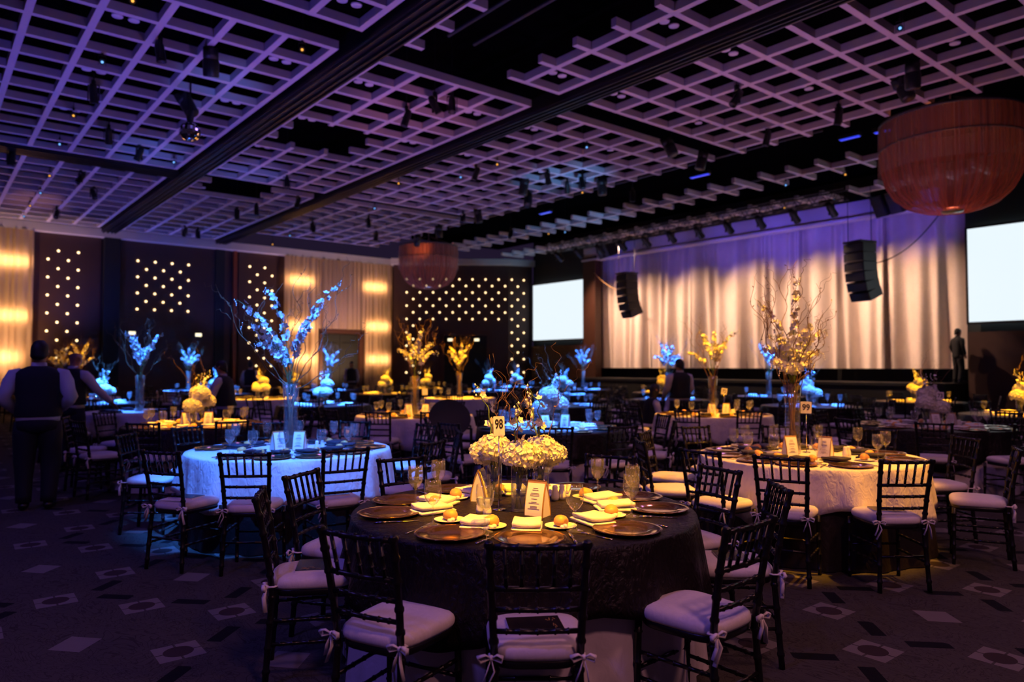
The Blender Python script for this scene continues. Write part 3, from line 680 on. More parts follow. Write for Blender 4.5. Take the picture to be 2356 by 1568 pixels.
def chandelier(loc, s, lab, tint, power):
    if not _ch:
        _ch['top'] = pleated([(1.23, 0), (1.25, -0.25), (1.24, -0.56)], 240, 60, 0.006).mesh('c', 'fringe_top')
        _ch['outer'] = pleated([(1.26, -0.02), (1.27, -0.5), (1.27, -1.12)], 240, 60, 0.004).mesh('c', 'fringe_outer')
        _ch['bowl'] = pleated([(1.20, -0.03), (1.22, -0.6), (1.20, -1.0), (1.13, -1.35), (0.99, -1.64), (0.78, -1.86), (0.52, -1.98), (0.30, -2.03), (0.16, -1.97)], 300, 42, 0.03).mesh('c', 'fringe_bowl')
        _ch['ring'] = MB().lathe([(1.19, 0.03), (1.26, 0.03), (1.26, -0.03), (1.19, -0.03), (1.19, 0.03)], 64).lathe([(1.22, -0.55), (1.255, -0.55), (1.255, -0.58), (1.22, -0.58), (1.22, -0.55)], 64).mesh('c', 'fixture_grey')
        _ch['bottom'] = MB().lathe([(0.0, -1.97), (0.16, -1.95), (0.20, -1.99), (0.18, -2.03), (0, -2.04)], 24).mesh('c', 'silver_bar')
        m = MB()
        for a in range(6): m.tube([(1.2 * math.cos(a * PI / 3), 1.2 * math.sin(a * PI / 3), 0), (0.1 * math.cos(a * PI / 3), 0.1 * math.sin(a * PI / 3), 0.5)], 0.012, 5)
        m.tube([(0, 0, 0.5), (0, 0, 1.6)], 0.02, 6); _ch['cable'] = m.mesh('c', 'fixture_black')
    h = thing('fringe_chandelier', loc, 0, lab, 'chandelier', 'fringe chandeliers'); h.scale = (s, s, s * 0.88)
    for k, nm in (('top', 'upper_band'), ('outer', 'outer_fringe'), ('bowl', 'pleated_bowl'), ('ring', 'metal_rim'), ('bottom', 'bottom_ring'), ('cable', 'suspension_cable')): obj(nm, _ch[k], h)
    for z, c, p in tint: point('chandelier_light', (loc[0], loc[1], loc[2] + z * s), c, p * power, 0.15)
chandelier((15.25, 5.38, 6.24), 0.985, 'large red string-fringe bowl chandelier hanging beside the right screen', [(-0.5, (1.0, 0.28, 0.10), 0.8), (-1.55, (1.0, 0.18, 0.08), 1.3)], 11)
chandelier((15.5, 24.1, 6.22), 0.92, 'smaller looking pinkish string-fringe bowl chandelier near the back corner', [(-0.6, (1.0, 0.30, 0.22), 1.0), (-1.6, (0.22, 0.36, 1.0), 0.8)], 16)
spot('chandelier_glow', (14.9, 5.3, 5.9), (14.2, 5.0, 6.3), (1.0, 0.26, 0.05), 10, 150, 0.8, 0.1)
spot('chandelier_glow', (15.0, 23.5, 5.9), (14.0, 23.0, 6.3), (1.0, 0.26, 0.06), 30, 150, 0.8, 0.1)

# ------------------------------------------------------------------ ceiling fixtures
can = MB().lathe([(0, 0.20), (0.05, 0.19), (0.075, 0.10), (0.08, -0.16), (0.085, -0.17), (0.078, -0.18), (0.07, -0.15), (0, -0.14)], 14).mesh('can', 'fixture_black')
big = MB().box((0, 0, 0.12), (0.20, 0.22, 0.16)).lathe([(0, 0.1), (0.09, 0.08), (0.12, 0.0), (0.115, -0.2), (0.10, -0.22), (0, -0.2)], 14).mesh('head', 'fixture_black')
yoke = MB().box((-0.10, 0, 0.14), (0.012, 0.04, 0.30)).box((0.10, 0, 0.14), (0.012, 0.04, 0.30)).box((0, 0, 0.29), (0.21, 0.04, 0.012)).mesh('yoke', 'fixture_black', False)
_clamps = {}
def clamp_for(l):
    k = round(l, 2)
    if k not in _clamps: _clamps[k] = MB().box((0, 0, 0.34), (0.06, 0.07, 0.10)).tube([(0, 0, 0.38), (0, 0, k)], 0.012, 6).mesh('clamp', 'fixture_black', False)
    return _clamps[k]
lens = {c: MB().lathe([(0, -0.165), (0.036, -0.162), (0.036, -0.15), (0, -0.15)], 12).mesh('lens', 'lens_' + c) for c in ('amber', 'blue')}
FX = []
def fixture(x, y, z, tilt, rz, moving=False, lit=None, scale=1.0):
    h = thing('hanging_spotlight', (x, y, z), rz, 'spot', 'stage light', 'stage lights hung from the ceiling'); h.scale = (scale,) * 3
    obj('clamp', clamp_for((7.495 - z) / scale), h); obj('yoke', yoke, h)
    b = obj('light_head' if moving else 'lamp_can', big if moving else can, h, (0, 0, 0.12), (tilt, 0, 0))
    if lit: obj('lens', lens[lit], b, (0, 0, -0.02 if not moving else -0.06))
    FX.append((h, (x, y, z)))
rnd = random.Random(5)
for (px, py, mv) in [(368, 135, 0), (485, 160, 1), (215, 230, 0), (250, 325, 0), (430, 255, 1), (320, 365, 0), (590, 490, 0), (545, 500, 0), (1000, 255, 0), (1040, 255, 0), (935, 285, 0), (1095, 410, 0), (1205, 440, 1), (1215, 470, 1), (1260, 420, 0), (1305, 440, 0), (1340, 430, 0), (1385, 440, 1), (848, 520, 0), (865, 550, 0),
                     (1065, 510, 0), (1100, 505, 1), (1540, 350, 1), (1615, 380, 1), (1695, 240, 0), (2100, 190, 1), (2080, 220, 1), (1930, 280, 0), (1765, 330, 0), (425, 540, 0), (455, 545, 0), (185, 420, 0), (25, 375, 0), (215, 455, 0), (660, 430, 0), (685, 475, 0), (960, 560, 1), (1010, 540, 1), (1455, 460, 0), (1175, 545, 0), (720, 530, 0), (130, 500, 0)]:
    p = ray_to(px, py, 2, 6.0)
    fixture(p.x, p.y, 6.0, rnd.uniform(-0.6, 0.6), rnd.uniform(0, 6.28), bool(mv), None, 0.85 if not mv else 1.0)
for (px, py, c) in [(305, 11, 'amber'), (695, 122, 'amber'), (169, 272, 'amber'), (114, 409, 'amber'), (69, 477, 'amber'), (1144, 383, 'amber'), (917, 426, 'amber'), (235, 150, 'blue'), (137, 337, 'blue'), (93, 448, 'blue'), (1350, 344, 'blue'), (1060, 412, 'blue'), (862, 483, 'blue'),
                    (1808, 430, 'blue'), (1945, 406, 'amber'), (1920, 464, 'blue'), (1805, 482, 'amber'), (2071, 73, 'blue'), (1340, 447, 'amber'), (1262, 541, 'amber'), (1300, 537, 'blue'), (627, 565, 'amber'), (667, 545, 'blue'), (400, 378, 'blue'), (2045, 441, 'amber'), (55, 501, 'blue')]:
    p = ray_to(px, py, 2, 6.12)
    d = Vector((-p.x, -p.y, -4.5)).normalized()
    rz = math.atan2(d.y, d.x) - PI / 2
    fixture(p.x, p.y, 6.12, math.atan2(math.hypot(d.x, d.y), -d.z) * 0.9, rz, False, c, 0.5)
ordered_labels(FX, 'small black stage light hung under the lattice, {} from the left')
# black drops of dark plenum equipment inside the open slots: pipes
for i, (x, y0, y1) in enumerate([(15.4, 8, 22.5), (18.2, 6, 22), (6.4, 4.5, 9.4), (6.9, 4.5, 9.4)]):
    obj('rigging_pipe', MB().tube([(x, y0, 6.75), (x, y1, 6.75)], 0.03, 8).mesh('rigging_pipe', 'fixture_grey'), ceiling)
for i, (px, py, w) in enumerate([(1955, 318, 0.42), (1610, 405, 0.55), (1255, 490, 0.5), (2030, 303, 0.3)]):  # blue-lit reflective patches, their light put in as a glowing face
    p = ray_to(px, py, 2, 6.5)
    h = thing('blue_lit_patch', (p.x, p.y, 6.5), PI / 2, f'short blue-lit patch with painted glow in the ceiling slot, {ordinal(i)} of four', 'stage light', 'blue-lit patches')
    obj('patch_face', MB().box((0, 0, 0), (w, 0.10, 0.02)).mesh('patch_face', 'blue_patch_glow', False), h)
    obj('patch_backing', MB().box((0, 0, 0.05), (w + 0.06, 0.14, 0.08)).mesh('patch_backing', 'fixture_black', False), h)
# lighting truss in front of the stage
tr = thing('lighting_truss', (19.1, 15.2, 5.98), 0, 'long silver box truss hung in front of the stage curtain', 'truss')
m = {}
for sx in (-0.14, 0.14):
    for sz in (0, 0.28):
        obj('chord', MB().tube([(sx, -5.9, sz), (sx, 5.9, sz)], 0.022, 8).mesh('chord', 'fixture_grey'), tr)
br = MB()
for k in range(28):
    y = -5.88 + k * 0.42
    for sx in (-0.14, 0.14): br.tube([(sx, y, 0), (sx, y + 0.21, 0.28), (sx, y + 0.42, 0)], 0.011, 5)
    br.tube([(-0.14, y, 0), (0.14, y + 0.42, 0)], 0.011, 5)
obj('diagonal_brace', br.mesh('diagonal_brace', 'fixture_grey'), tr)
for i in range(11):
    y = 9.7 + i * 1.08
    h = thing('truss_par_can', (19.1, y, 5.62), 0, f'black par can clamped under the stage truss, {ordinal(10 - i)} from the left', 'stage light', 'par cans on the truss')
    h.scale = (1.25,) * 3
    obj('yoke', yoke, h); obj('lamp_can', can, h, (0, 0, 0.12), (0, R(-55), 0))
# disco ball
p = ray_to(437, 303, 2, 5.55)
h = thing('mirror_ball', p, 0, 'small mirrored ball hanging from the lattice at the left', 'mirror ball')
m = MB(); nb = 14
for i in range(nb):
    for j in range(24):
        a0, a1 = PI * i / nb + 0.012, PI * (i + 1) / nb - 0.012; b0, b1 = 2 * PI * j / 24 + 0.012, 2 * PI * (j + 1) / 24 - 0.012
        m.add([(0.17 * math.sin(a) * math.cos(b), 0.17 * math.sin(a) * math.sin(b), 0.17 * math.cos(a)) for a, b in ((a0, b0), (a1, b0), (a1, b1), (a0, b1))], [(0, 1, 2, 3)])
obj('mirror_facets', m.mesh('mirror_facets', 'mirror', False), h)
obj('ball_core', MB().lathe([(0, -0.166)] + [(0.166 * math.sin(PI * k / 12), -0.166 * math.cos(PI * k / 12)) for k in range(1, 12)] + [(0, 0.166)], 20).mesh('ball_core', 'fixture_grey'), h)
obj('motor', MB().lathe([(0, 0.17), (0.05, 0.17), (0.06, 0.24), (0.06, 0.36), (0.012, 0.38), (0.012, 1.95), (0, 1.95)], 12).mesh('motor', 'fixture_black'), h)

# ------------------------------------------------------------------ line-array loudspeakers and side-fill boxes
cab = MB().box((0, 0, 0), (0.50, 0.62, 0.235)).mesh('cabinet', 'fixture_black', False)
gril = MB().box((-0.255, 0, 0), (0.02, 0.58, 0.19)).mesh('grille', 'mesh_grille', False)
strip = MB().box((-0.268, 0, 0), (0.008, 0.56, 0.022)).mesh('strip', 'silver_bar', False)
def line_array(x, y, ztop, rz, lab):
    h = thing('line_array_speaker', (x, y, ztop), rz, lab, 'loudspeaker', 'hanging line arrays')
    obj('fly_frame', MB().box((0, 0, 0.03), (0.62, 0.56, 0.05)).tube([(-0.2, 0.2, 0.05), (-0.2, 0.2, 1.6)], 0.01, 5).tube([(0.2, -0.2, 0.05), (0.2, -0.2, 1.6)], 0.01, 5).mesh('fly_frame', 'fixture_black', False), h)
    px, pz, a = 0.0, -0.13, 0.0
    for k in range(6):
        c = obj('cabinet', cab, h, (px, 0, pz), (0, -a, 0)); obj('grille', gril, c)
        if k in (1, 2): obj('silver_strip', strip, c, (0, 0, -0.11))
        a += R([1, 2, 4, 7, 9, 10][k]); px += 0.25 * math.sin(a); pz -= 0.25 * math.cos(a)
p = ray_to(1442, 632, 0, 19.6); line_array(19.6, p.y, 4.82, R(-14), 'curved black line-array loudspeaker hanging at the left of the stage')
p = ray_to(1978, 567, 0, 19.6); line_array(19.6, p.y, 4.84, R(-14), 'curved black line-array loudspeaker hanging at the right of the stage')
for (px, py, lab) in [(1395, 572, 'black twin loudspeaker box under the left end of the stage soffit'), (2050, 465, 'black twin loudspeaker box under the right end of the stage soffit')]:
    p = ray_to(px, py, 0, 21.0)
    h = thing('fill_speaker', (p.x, p.y, p.z), R(-20), lab, 'loudspeaker', 'fill loudspeakers')
    obj('cabinet', MB().box((0, 0.26, 0), (0.4, 0.42, 0.62)).box((0, -0.26, 0), (0.4, 0.42, 0.62)).mesh('cabinet', 'fixture_black', False), h, (0, 0, 0), (0, R(-25), 0))
    obj('grille', MB().box((-0.21, 0.26, 0), (0.02, 0.36, 0.55)).box((-0.21, -0.26, 0), (0.02, 0.36, 0.55)).mesh('grille', 'mesh_grille', False), h, (0, 0, 0), (0, R(-25), 0))
    obj('bracket', MB().tube([(0, 0, 0.3), (0, 0, 0.9)], 0.02, 6).mesh('bracket', 'fixture_black'), h)
def sag(a, b, d, n=16):
    a, b = Vector(a), Vector(b); return [a.lerp(b, i / n) - Vector((0, 0, d * 4 * (i / n) * (1 - i / n))) for i in range(n + 1)]
tag(obj('speaker_cable', MB().tube(sag((19.8, 8.9, 4.3), (20.6, 7.3, 5.9), 0.35), 0.016, 6).mesh('speaker_cable', 'fixture_black')), 'black cable looping from the right line array up to the ceiling', 'cable')
tag(obj('hanging_power_cable', MB().tube(sag((21.4, 20.9, 5.4), (19.9, 17.4, 4.2), 0.25), 0.014, 6).mesh('hanging_power_cable', 'card_edge')), 'pale cord slanting down to the left line array', 'cable')

# ------------------------------------------------------------------ chairs
def along(poly, t):
    ls = [(Vector(poly[i + 1]) - Vector(poly[i])).length for i in range(len(poly) - 1)]; T = sum(ls) * t
    for i, l in enumerate(ls):
        if T <= l or i == len(ls) - 1: return Vector(poly[i]).lerp(Vector(poly[i + 1]), min(1, T / l))
        T -= l
def bamboo(poly, r, rings, n=8, taper=1.0):
    ts = {0.0: 1.0, 1.0: 1.0}
    for t in rings:
        for d, k in ((-0.014, 1.0), (-0.005, 1.28), (0.005, 1.28), (0.014, 1.0)): ts[min(1, max(0, t + d))] = k
    if len(poly) > 2: ts.setdefault(0.47, 1.0)
    ks = sorted(ts)
    return MB().tube([along(poly, t) for t in ks], [r * ts[t] * (taper + (1 - taper) * t) for t in ks], n)
def bp(s, z):      # back post centre at height z
    if z < 0.44: t = z / 0.44; return Vector((s * (0.175 - 0.018 * t), -0.215 + 0.03 * t, z))
    t = (z - 0.44) / 0.48; return Vector((s * (0.157 + 0.023 * t), -0.185 - 0.085 * t * (0.55 + 0.45 * t), z))
POST = {s: bamboo([bp(s, z) for z in (0, 0.22, 0.44, 0.6, 0.76, 0.915)], 0.0155, (0.08, 0.2, 0.33, 0.46, 0.58, 0.68, 0.8, 0.9, 0.985), 10) for s in (-1, 1)}
FLEG = {s: bamboo([(s * 0.185, 0.185, 0), (s * 0.18, 0.175, 0.44)], 0.0155, (0.1, 0.35, 0.6, 0.9), 10, 0.85) for s in (-1, 1)}
def rail(z, r, rings): return bamboo([bp(-1, z), bp(0, z) + Vector((0, -0.012, 0)), bp(1, z)], r, rings, 8)
TOP = rail(0.895, 0.0125, (0.12, 0.3, 0.5, 0.7, 0.88)); R2 = rail(0.735, 0.0115, (0.15, 0.5, 0.85)); R3 = rail(0.655, 0.0105, (0.15, 0.3, 0.5, 0.7, 0.85)); R4 = rail(0.572, 0.0105, (0.15, 0.3, 0.5, 0.7, 0.85))
def spind(i):
    s = (-0.68, -0.34, 0, 0.34, 0.68)[i]; return bamboo([bp(s, 0.738) + Vector((0, -0.006, 0)), bp(s, 0.892) + Vector((0, -0.01, 0))], 0.0085, (0.28, 0.62), 7)
SPIN = [spind(i) for i in range(5)]
STR = [bamboo([bp(s, z), (s * 0.182, 0.178, z)], 0.0095, (0.15, 0.3, 0.5, 0.7, 0.85), 7) for s in (-1, 1) for z in (0.20, 0.31)] + \
      [bamboo([(-0.182, 0.177, z), (0.182, 0.177, z)], 0.0095, (0.3, 0.7), 7) for z in (0.24,)] + [bamboo([bp(-1, 0.24), bp(1, 0.24)], 0.0095, (0.3, 0.7), 7)]
def squircle(wf, wb, d, z, k=1.0, n=28, e=4.2):
    out = []
    for j in range(n):
        a = 2 * PI * j / n; c, s = math.cos(a), math.sin(a)
        x = math.copysign(abs(c) ** (2 / e), c); y = math.copysign(abs(s) ** (2 / e), s)
        w = wb + (wf - wb) * (y + 1) / 2
        out.append((x * w / 2 * k, y * d / 2 * k, z))
    return out
SEAT = MB().rings([squircle(0.385, 0.335, 0.385, z, k) for z, k in ((0.425, 0.97), (0.432, 1.0), (0.452, 1.0), (0.458, 0.97))])
CUSH = MB().rings([squircle(0.40, 0.345, 0.40, z, k) for z, k in ((0.456, 0.9), (0.458, 0.97), (0.470, 1.005), (0.486, 1.01), (0.500, 0.985), (0.511, 0.92), (0.518, 0.78), (0.521, 0.5), (0.522, 0.2))])
def bow(s):
    c = bp(s, 0.478) + Vector((s * 0.012, -0.022, 0)); m = MB()
    m.tube([bp(s, 0.478) + Vector((-s * 0.03, 0.035, -0.004)), bp(s, 0.478) + Vector((s * 0.018, 0.012, 0)), c], [0.007, 0.008, 0.009], 6, True, 0.6)
    for q, L_ in ((-1, 0.05), (1, 0.042)):
        m.tube([c, c + Vector((q * 0.022, -0.014, 0.016)), c + Vector((q * L_, -0.012, 0.008)), c + Vector((q * 0.04, -0.008, -0.012)), c], [0.005, 0.009, 0.011, 0.009, 0.005], 6, True, 0.45)
    m.tube([c, c + Vector((0.012, -0.012, -0.045)), c + Vector((0.022 * s, -0.004, -0.115))], [0.005, 0.010, 0.012], 6, True, 0.3)
    m.tube([c, c + Vector((-0.014, -0.010, -0.04)), c + Vector((-0.030, -0.002, -0.088))], [0.005, 0.009, 0.011], 6, True, 0.3)
    m.lathe([(0, -0.012), (0.011, -0.006), (0.011, 0.006), (0, 0.012)], 8, tuple(c)); return m
CHP = [('back_post', POST[-1].mesh('back_post', 'black_wood')), ('back_post', POST[1].mesh('back_post', 'black_wood')), ('front_leg', FLEG[-1].mesh('front_leg', 'black_wood')), ('front_leg', FLEG[1].mesh('front_leg', 'black_wood')),
       ('top_rail', TOP.mesh('top_rail', 'black_wood')), ('back_rail', R2.mesh('back_rail', 'black_wood')), ('back_rail', R3.mesh('back_rail', 'black_wood')), ('back_rail', R4.mesh('back_rail', 'black_wood')), ('seat_frame', SEAT.mesh('seat_frame', 'black_wood'))]
CHP += [('spindle', s.mesh('spindle', 'black_wood')) for s in SPIN] + [('stretcher', s.mesh('stretcher', 'black_wood')) for s in STR]
CUSHM = CUSH.mesh('cushion', 'ivory_fabric'); BOWM = [bow(s).mesh('tie_bow', 'tie_fabric') for s in (-1, 1)]
def combine(name, parts):
    m = MB(); idx = []; names = []
    for mb, mt in parts:
        if mt not in names: names.append(mt)
        m.join(mb); idx += [names.index(mt)] * len(mb.f)
    me = m.mesh(name, names[0])
    for nm in names[1:]: me.materials.append(MATS[nm])
    me.polygons.foreach_set('material_index', idx); return me
def simple_tube(poly, r): return MB().tube([Vector(p) for p in poly], r, 5)
FARCH = combine('far_chair', [(simple_tube([bp(s, z) for z in (0, 0.44, 0.68, 0.915)], 0.0165), 'black_wood') for s in (-1, 1)] + [(simple_tube([(s * 0.185, 0.185, 0), (s * 0.18, 0.175, 0.44)], 0.016), 'black_wood') for s in (-1, 1)] +
    [(simple_tube([bp(-1, z), bp(1, z)], 0.012), 'black_wood') for z in (0.895, 0.735, 0.655, 0.572)] + [(simple_tube([bp(s, 0.74), bp(s, 0.89)], 0.009), 'black_wood') for s in (-0.68, -0.34, 0, 0.34, 0.68)] +
    [(simple_tube([bp(s, 0.25), (s * 0.18, 0.17, 0.25)], 0.01), 'black_wood') for s in (-1, 1)] + [(SEAT, 'black_wood'), (MB().rings([squircle(0.40, 0.345, 0.40, z, k, 14) for z, k in ((0.457, 0.95), (0.475, 1.01), (0.50, 0.98), (0.518, 0.7))]), 'ivory_fabric')])
def chair(x, y, rz, detail):
    if detail:
        h = thing('chiavari_chair', (x, y, 0), rz, 'chair', 'chair', 'black banquet chairs')
        for nm, me in CHP: obj(nm, me, h)
        c = obj('cushion', CUSHM, h); c['label'] = 'ivory seat cushion'
        for b in BOWM: obj('tie_bow', b, c)
    else:
        h = obj('chiavari_chair', FARCH, None, (x, y, 0), (0, 0, rz)); tag(h, 'chair', 'chair', 'black banquet chairs')
    return h

# ------------------------------------------------------------------ tableware
def prof_mesh(name, prof, material, n=28): return MB().lathe(prof, n).mesh(name, material)
CHARGER = prof_mesh('charger', [(0, 0.004), (0.088, 0.004), (0.096, 0.0055), (0.108, 0.012), (0.150, 0.0155), (0.163, 0.0175), (0.166, 0.0155), (0.160, 0.011), (0.105, 0.004), (0.095, 0.0), (0, 0.0)], 'charger', 48)
SIDEP = prof_mesh('bread_plate', [(0, 0.004), (0.045, 0.004), (0.052, 0.006), (0.076, 0.012), (0.079, 0.012), (0.077, 0.009), (0.05, 0.0), (0, 0.0)], 'white_china', 36)
GLASS_P = [(0.036, 0.001), (0.0365, 0.003), (0.020, 0.007), (0.006, 0.013), (0.0042, 0.03), (0.004, 0.075), (0.006, 0.088), (0.020, 0.098), (0.034, 0.118), (0.0385, 0.140), (0.038, 0.165), (0.0348, 0.200), (0.0338, 0.2005)]
WINE = prof_mesh('wine_glass', GLASS_P, 'glass', 24)
WATER_IN = prof_mesh('water_fill', [(0, 0.099), (0.017, 0.103), (0.031, 0.120), (0.0355, 0.14), (0, 0.14)], 'water', 20)
ROLL = MB().lathe([(0, 0.0), (0.022, 0.001), (0.036, 0.008), (0.041, 0.02), (0.038, 0.034), (0.028, 0.046), (0.013, 0.052), (0, 0.053)], 18)
for i, p in enumerate(ROLL.v): ROLL.v[i] = (p[0] * 1.05, p[1] * 0.9, p[2] * (1 + 0.05 * math.sin(9 * p[0] * 10 + 3)))
ROLL = ROLL.mesh('bread_roll', 'bread')
BUTTER = MB().lathe([(0, 0), (0.011, 0.001), (0.013, 0.008), (0.009, 0.016), (0, 0.018)], 10).mesh('butter_ball', 'white_china')
def napkin(seed, material):
    rnd = random.Random(seed); m = MB()
    for k in range(2):
        z0, z1 = 0.001 + k * 0.013, 0.015 + k * 0.016; o = 0.010 * k
        rows = []
        for z, q in ((z0, 0.97), (z0 + 0.004, 1.0), (z1 - 0.003, 1.0), (z1, 0.95)):
            rows.append([(x * (0.058 - o * 0.3) * q + 0.002 * rnd.uniform(-1, 1), y * (0.086 - o) * q - o * 0.4 + 0.002 * rnd.uniform(-1, 1), z + 0.008 * (1 - y) * (k / 3) + 0.004 * x * x * k) for x, y in ((-1, -1), (-0.3, -1.02), (0.4, -1.02), (1, -1), (1.02, 0), (1, 1), (0.4, 0.99), (-0.3, 0.98), (-1, 1), (-1.01, 0))])
        m.rings(rows)
    return m.mesh('napkin', material)
NAPW = [napkin(i, 'napkin_white') for i in range(2)]; NAPD = [napkin(i, 'napkin_dark') for i in range(2)]
def fork():
    m = MB().tube([(0, -0.10, 0.003), (0, -0.02, 0.004), (0, 0.03, 0.008)], [0.006, 0.004, 0.003], 6, True, 0.5).box((0, 0.045, 0.007), (0.022, 0.03, 0.003))
    for k in (-1.5, -0.5, 0.5, 1.5): m.tube([(k * 0.006, 0.055, 0.007), (k * 0.006, 0.095, 0.004)], 0.0017, 5)
    return m.mesh('fork', 'steel')
def knife():
    m = MB().tube([(0, -0.11, 0.004), (0, -0.06, 0.005), (0, 0.0, 0.004)], [0.007, 0.007, 0.005], 6, True, 0.6)
    m.rings([[(-0.006 * w, y, 0.003), (0.007 * w, y, 0.003), (0.007 * w, y, 0.0045), (-0.006 * w, y, 0.0045)] for y, w in ((0, 0.8), (0.03, 1.2), (0.08, 1.3), (0.115, 0.4))]); return m.mesh('knife', 'steel')
FORK, KNIFE = fork(), knife()
SHAKER = prof_mesh('shaker', [(0, 0), (0.021, 0), (0.024, 0.02), (0.020, 0.045), (0.015, 0.062), (0.017, 0.075), (0.012, 0.086), (0, 0.088)], 'white_china', 18)
def menu_meshes():
    w, h, d = 0.055, 0.185, 0.045
    prof = [(-d * (1 - u ** 1.7), h * u) for u in [k / 8 for k in range(9)]]
    a = MB()
    for s_ in (1, -1): a.rings([[(-w, s_ * y, z), (w, s_ * y, z), (w, s_ * (y + 0.003), z), (-w, s_ * (y + 0.003), z)] for y, z in prof])
    sh_y = lambda z_: -d * (1 - (z_ / h) ** 1.7) - 0.0045
    zs = [0.007 + (h - 0.02) * k / 10 for k in range(11)]
    panel = MB().sheet([[(-w + 0.005, sh_y(z_), z_), (w - 0.005, sh_y(z_), z_)] for z_ in zs])
    gable = MB()
    for s_ in (1,): gable.add([(s_ * (w - 0.004), y, z) for y, z in prof] + [(s_ * (w - 0.004), -y, z) for y, z in reversed(prof[:-1])], [tuple(range(17))])
    txt = MB(); rr = random.Random(3)
    for k, u in enumerate((0.90, 0.84, 0.74, 0.70, 0.66, 0.56, 0.46, 0.42, 0.32, 0.28, 0.24)):
        txt.box((0, sh_y(0.007 + (h - 0.03) * u) - 0.0012, 0.007 + (h - 0.03) * u), (2 * rr.uniform(0.016, 0.034) * (1 if k > 1 else 0.7), 0.001, 0.0022 if k > 1 else 0.0032))
    return a.mesh('card_shell', 'card_edge', False), panel.mesh('menu_sheet', 'card_white', False), txt.mesh('menu_text', 'faint_ink', False), gable.mesh('card_gable', 'card_white', False)
MENU = menu_meshes()
def menu(x, y, z, rz, lab):
    h = thing('menu_card', (x, y, z), rz, lab, 'menu card', 'folded menu cards')
    for nm, me in zip(('card_shell', 'menu_sheet', 'menu_text', 'card_gable'), MENU): obj(nm, me, h)
    obj('menu_sheet', MENU[1], h, (0, 0, 0), (0, 0, PI)); obj('card_gable', MENU[3], h, (0, 0, 0), (0, 0, PI)); return h
PROG = (MB().box((0, 0, 0.005), (0.155, 0.215, 0.010)).mesh('pages', 'card_white', False), MB().box((0, 0, 0.011), (0.155, 0.215, 0.002)).mesh('cover', 'programme_cover', False))
def programme(chair_o, lab, dx=0.0, dy=0.02, rz=0.15):
    h = thing('programme_booklet', (0, 0, 0), 0, lab, 'booklet', 'programmes on the seats')
    mw = Matrix.Translation(chair_o.location) @ Matrix.Rotation(chair_o.rotation_euler.z, 4, 'Z') @ Matrix.Translation((dx, dy, 0.519)) @ Matrix.Rotation(rz + PI / 2, 4, 'Z')
    h.location = mw.translation; h.rotation_euler = mw.to_euler()
    obj('pages', PROG[0], h); c = obj('cover', PROG[1], h)
    t = MB()
    rr = random.Random(int(chair_o.location.x * 1000))
    for k in range(7): t.box((rr.uniform(-0.055, 0.055), rr.uniform(-0.09, -0.05), 0.0125), (rr.uniform(0.008, 0.03), 0.004, 0.0006), Matrix.Rotation(rr.uniform(-0.6, 0.6), 3, 'Z'))
    obj('gold_motif', t.mesh('gold_motif', 'gold_print', False), c)
def text_mesh(body, size, material):
    cu = bpy.data.curves.new('t', 'FONT'); cu.body = body; cu.size = size; cu.align_x = 'CENTER'; cu.align_y = 'CENTER'; cu.extrude = 0.0006; cu.offset = 0.0022 * size / 0.1
    o = bpy.data.objects.new('t', cu); COL.objects.link(o)
    me = bpy.data.meshes.new_from_object(o.evaluated_get(bpy.context.evaluated_depsgraph_get())); COL.objects.unlink(o); bpy.data.objects.remove(o)
    me.materials.clear(); me.materials.append(MATS[material]); return me
def rounded_card(w, h, t, r=0.008):
    pts = []
    for cx, cz, a0 in ((w / 2 - r, h / 2 - r, 0), (-w / 2 + r, h / 2 - r, PI / 2), (-w / 2 + r, -h / 2 + r, PI), (w / 2 - r, -h / 2 + r, 3 * PI / 2)):
        pts += [(cx + r * math.cos(a0 + k * PI / 6), cz + r * math.sin(a0 + k * PI / 6)) for k in range(4)]
    return MB().rings([[(x, -t / 2, z) for x, z in pts], [(x, t / 2, z) for x, z in pts]])
CARDM = rounded_card(0.098, 0.165, 0.003).mesh('number_card', 'card_white', False)
def sign(x, y, z, hgt, text, lab, rz=None, tilt=0.0, cs=1.0, ch=1.0):
    if rz is None: rz = math.atan2(-y, -x) + PI / 2
    h = thing('table_number_stand', (x, y, z), rz, lab, 'table number', 'table numbers')
    obj('stand_rod', MB().tube([(0, 0, 0.004), (0, 0, hgt - 0.02)], 0.0035, 8).lathe([(0, 0), (0.035, 0), (0.036, 0.004), (0.006, 0.008), (0, 0.01)], 20).mesh('stand_rod', 'steel'), h)
    c = obj('number_card', CARDM, h, (0, -0.004, hgt + 0.05 * cs), (0, tilt, 0), (cs, 1, cs * ch))
    if text: obj('number_print', text_mesh(text, 0.098, 'ink'), c, (0, -0.0022, 0.014 if ch > 0.9 else 0.0), (PI / 2, 0, 0), (0.72, 1.12 if ch > 0.9 else 1.2, 1))
    return h

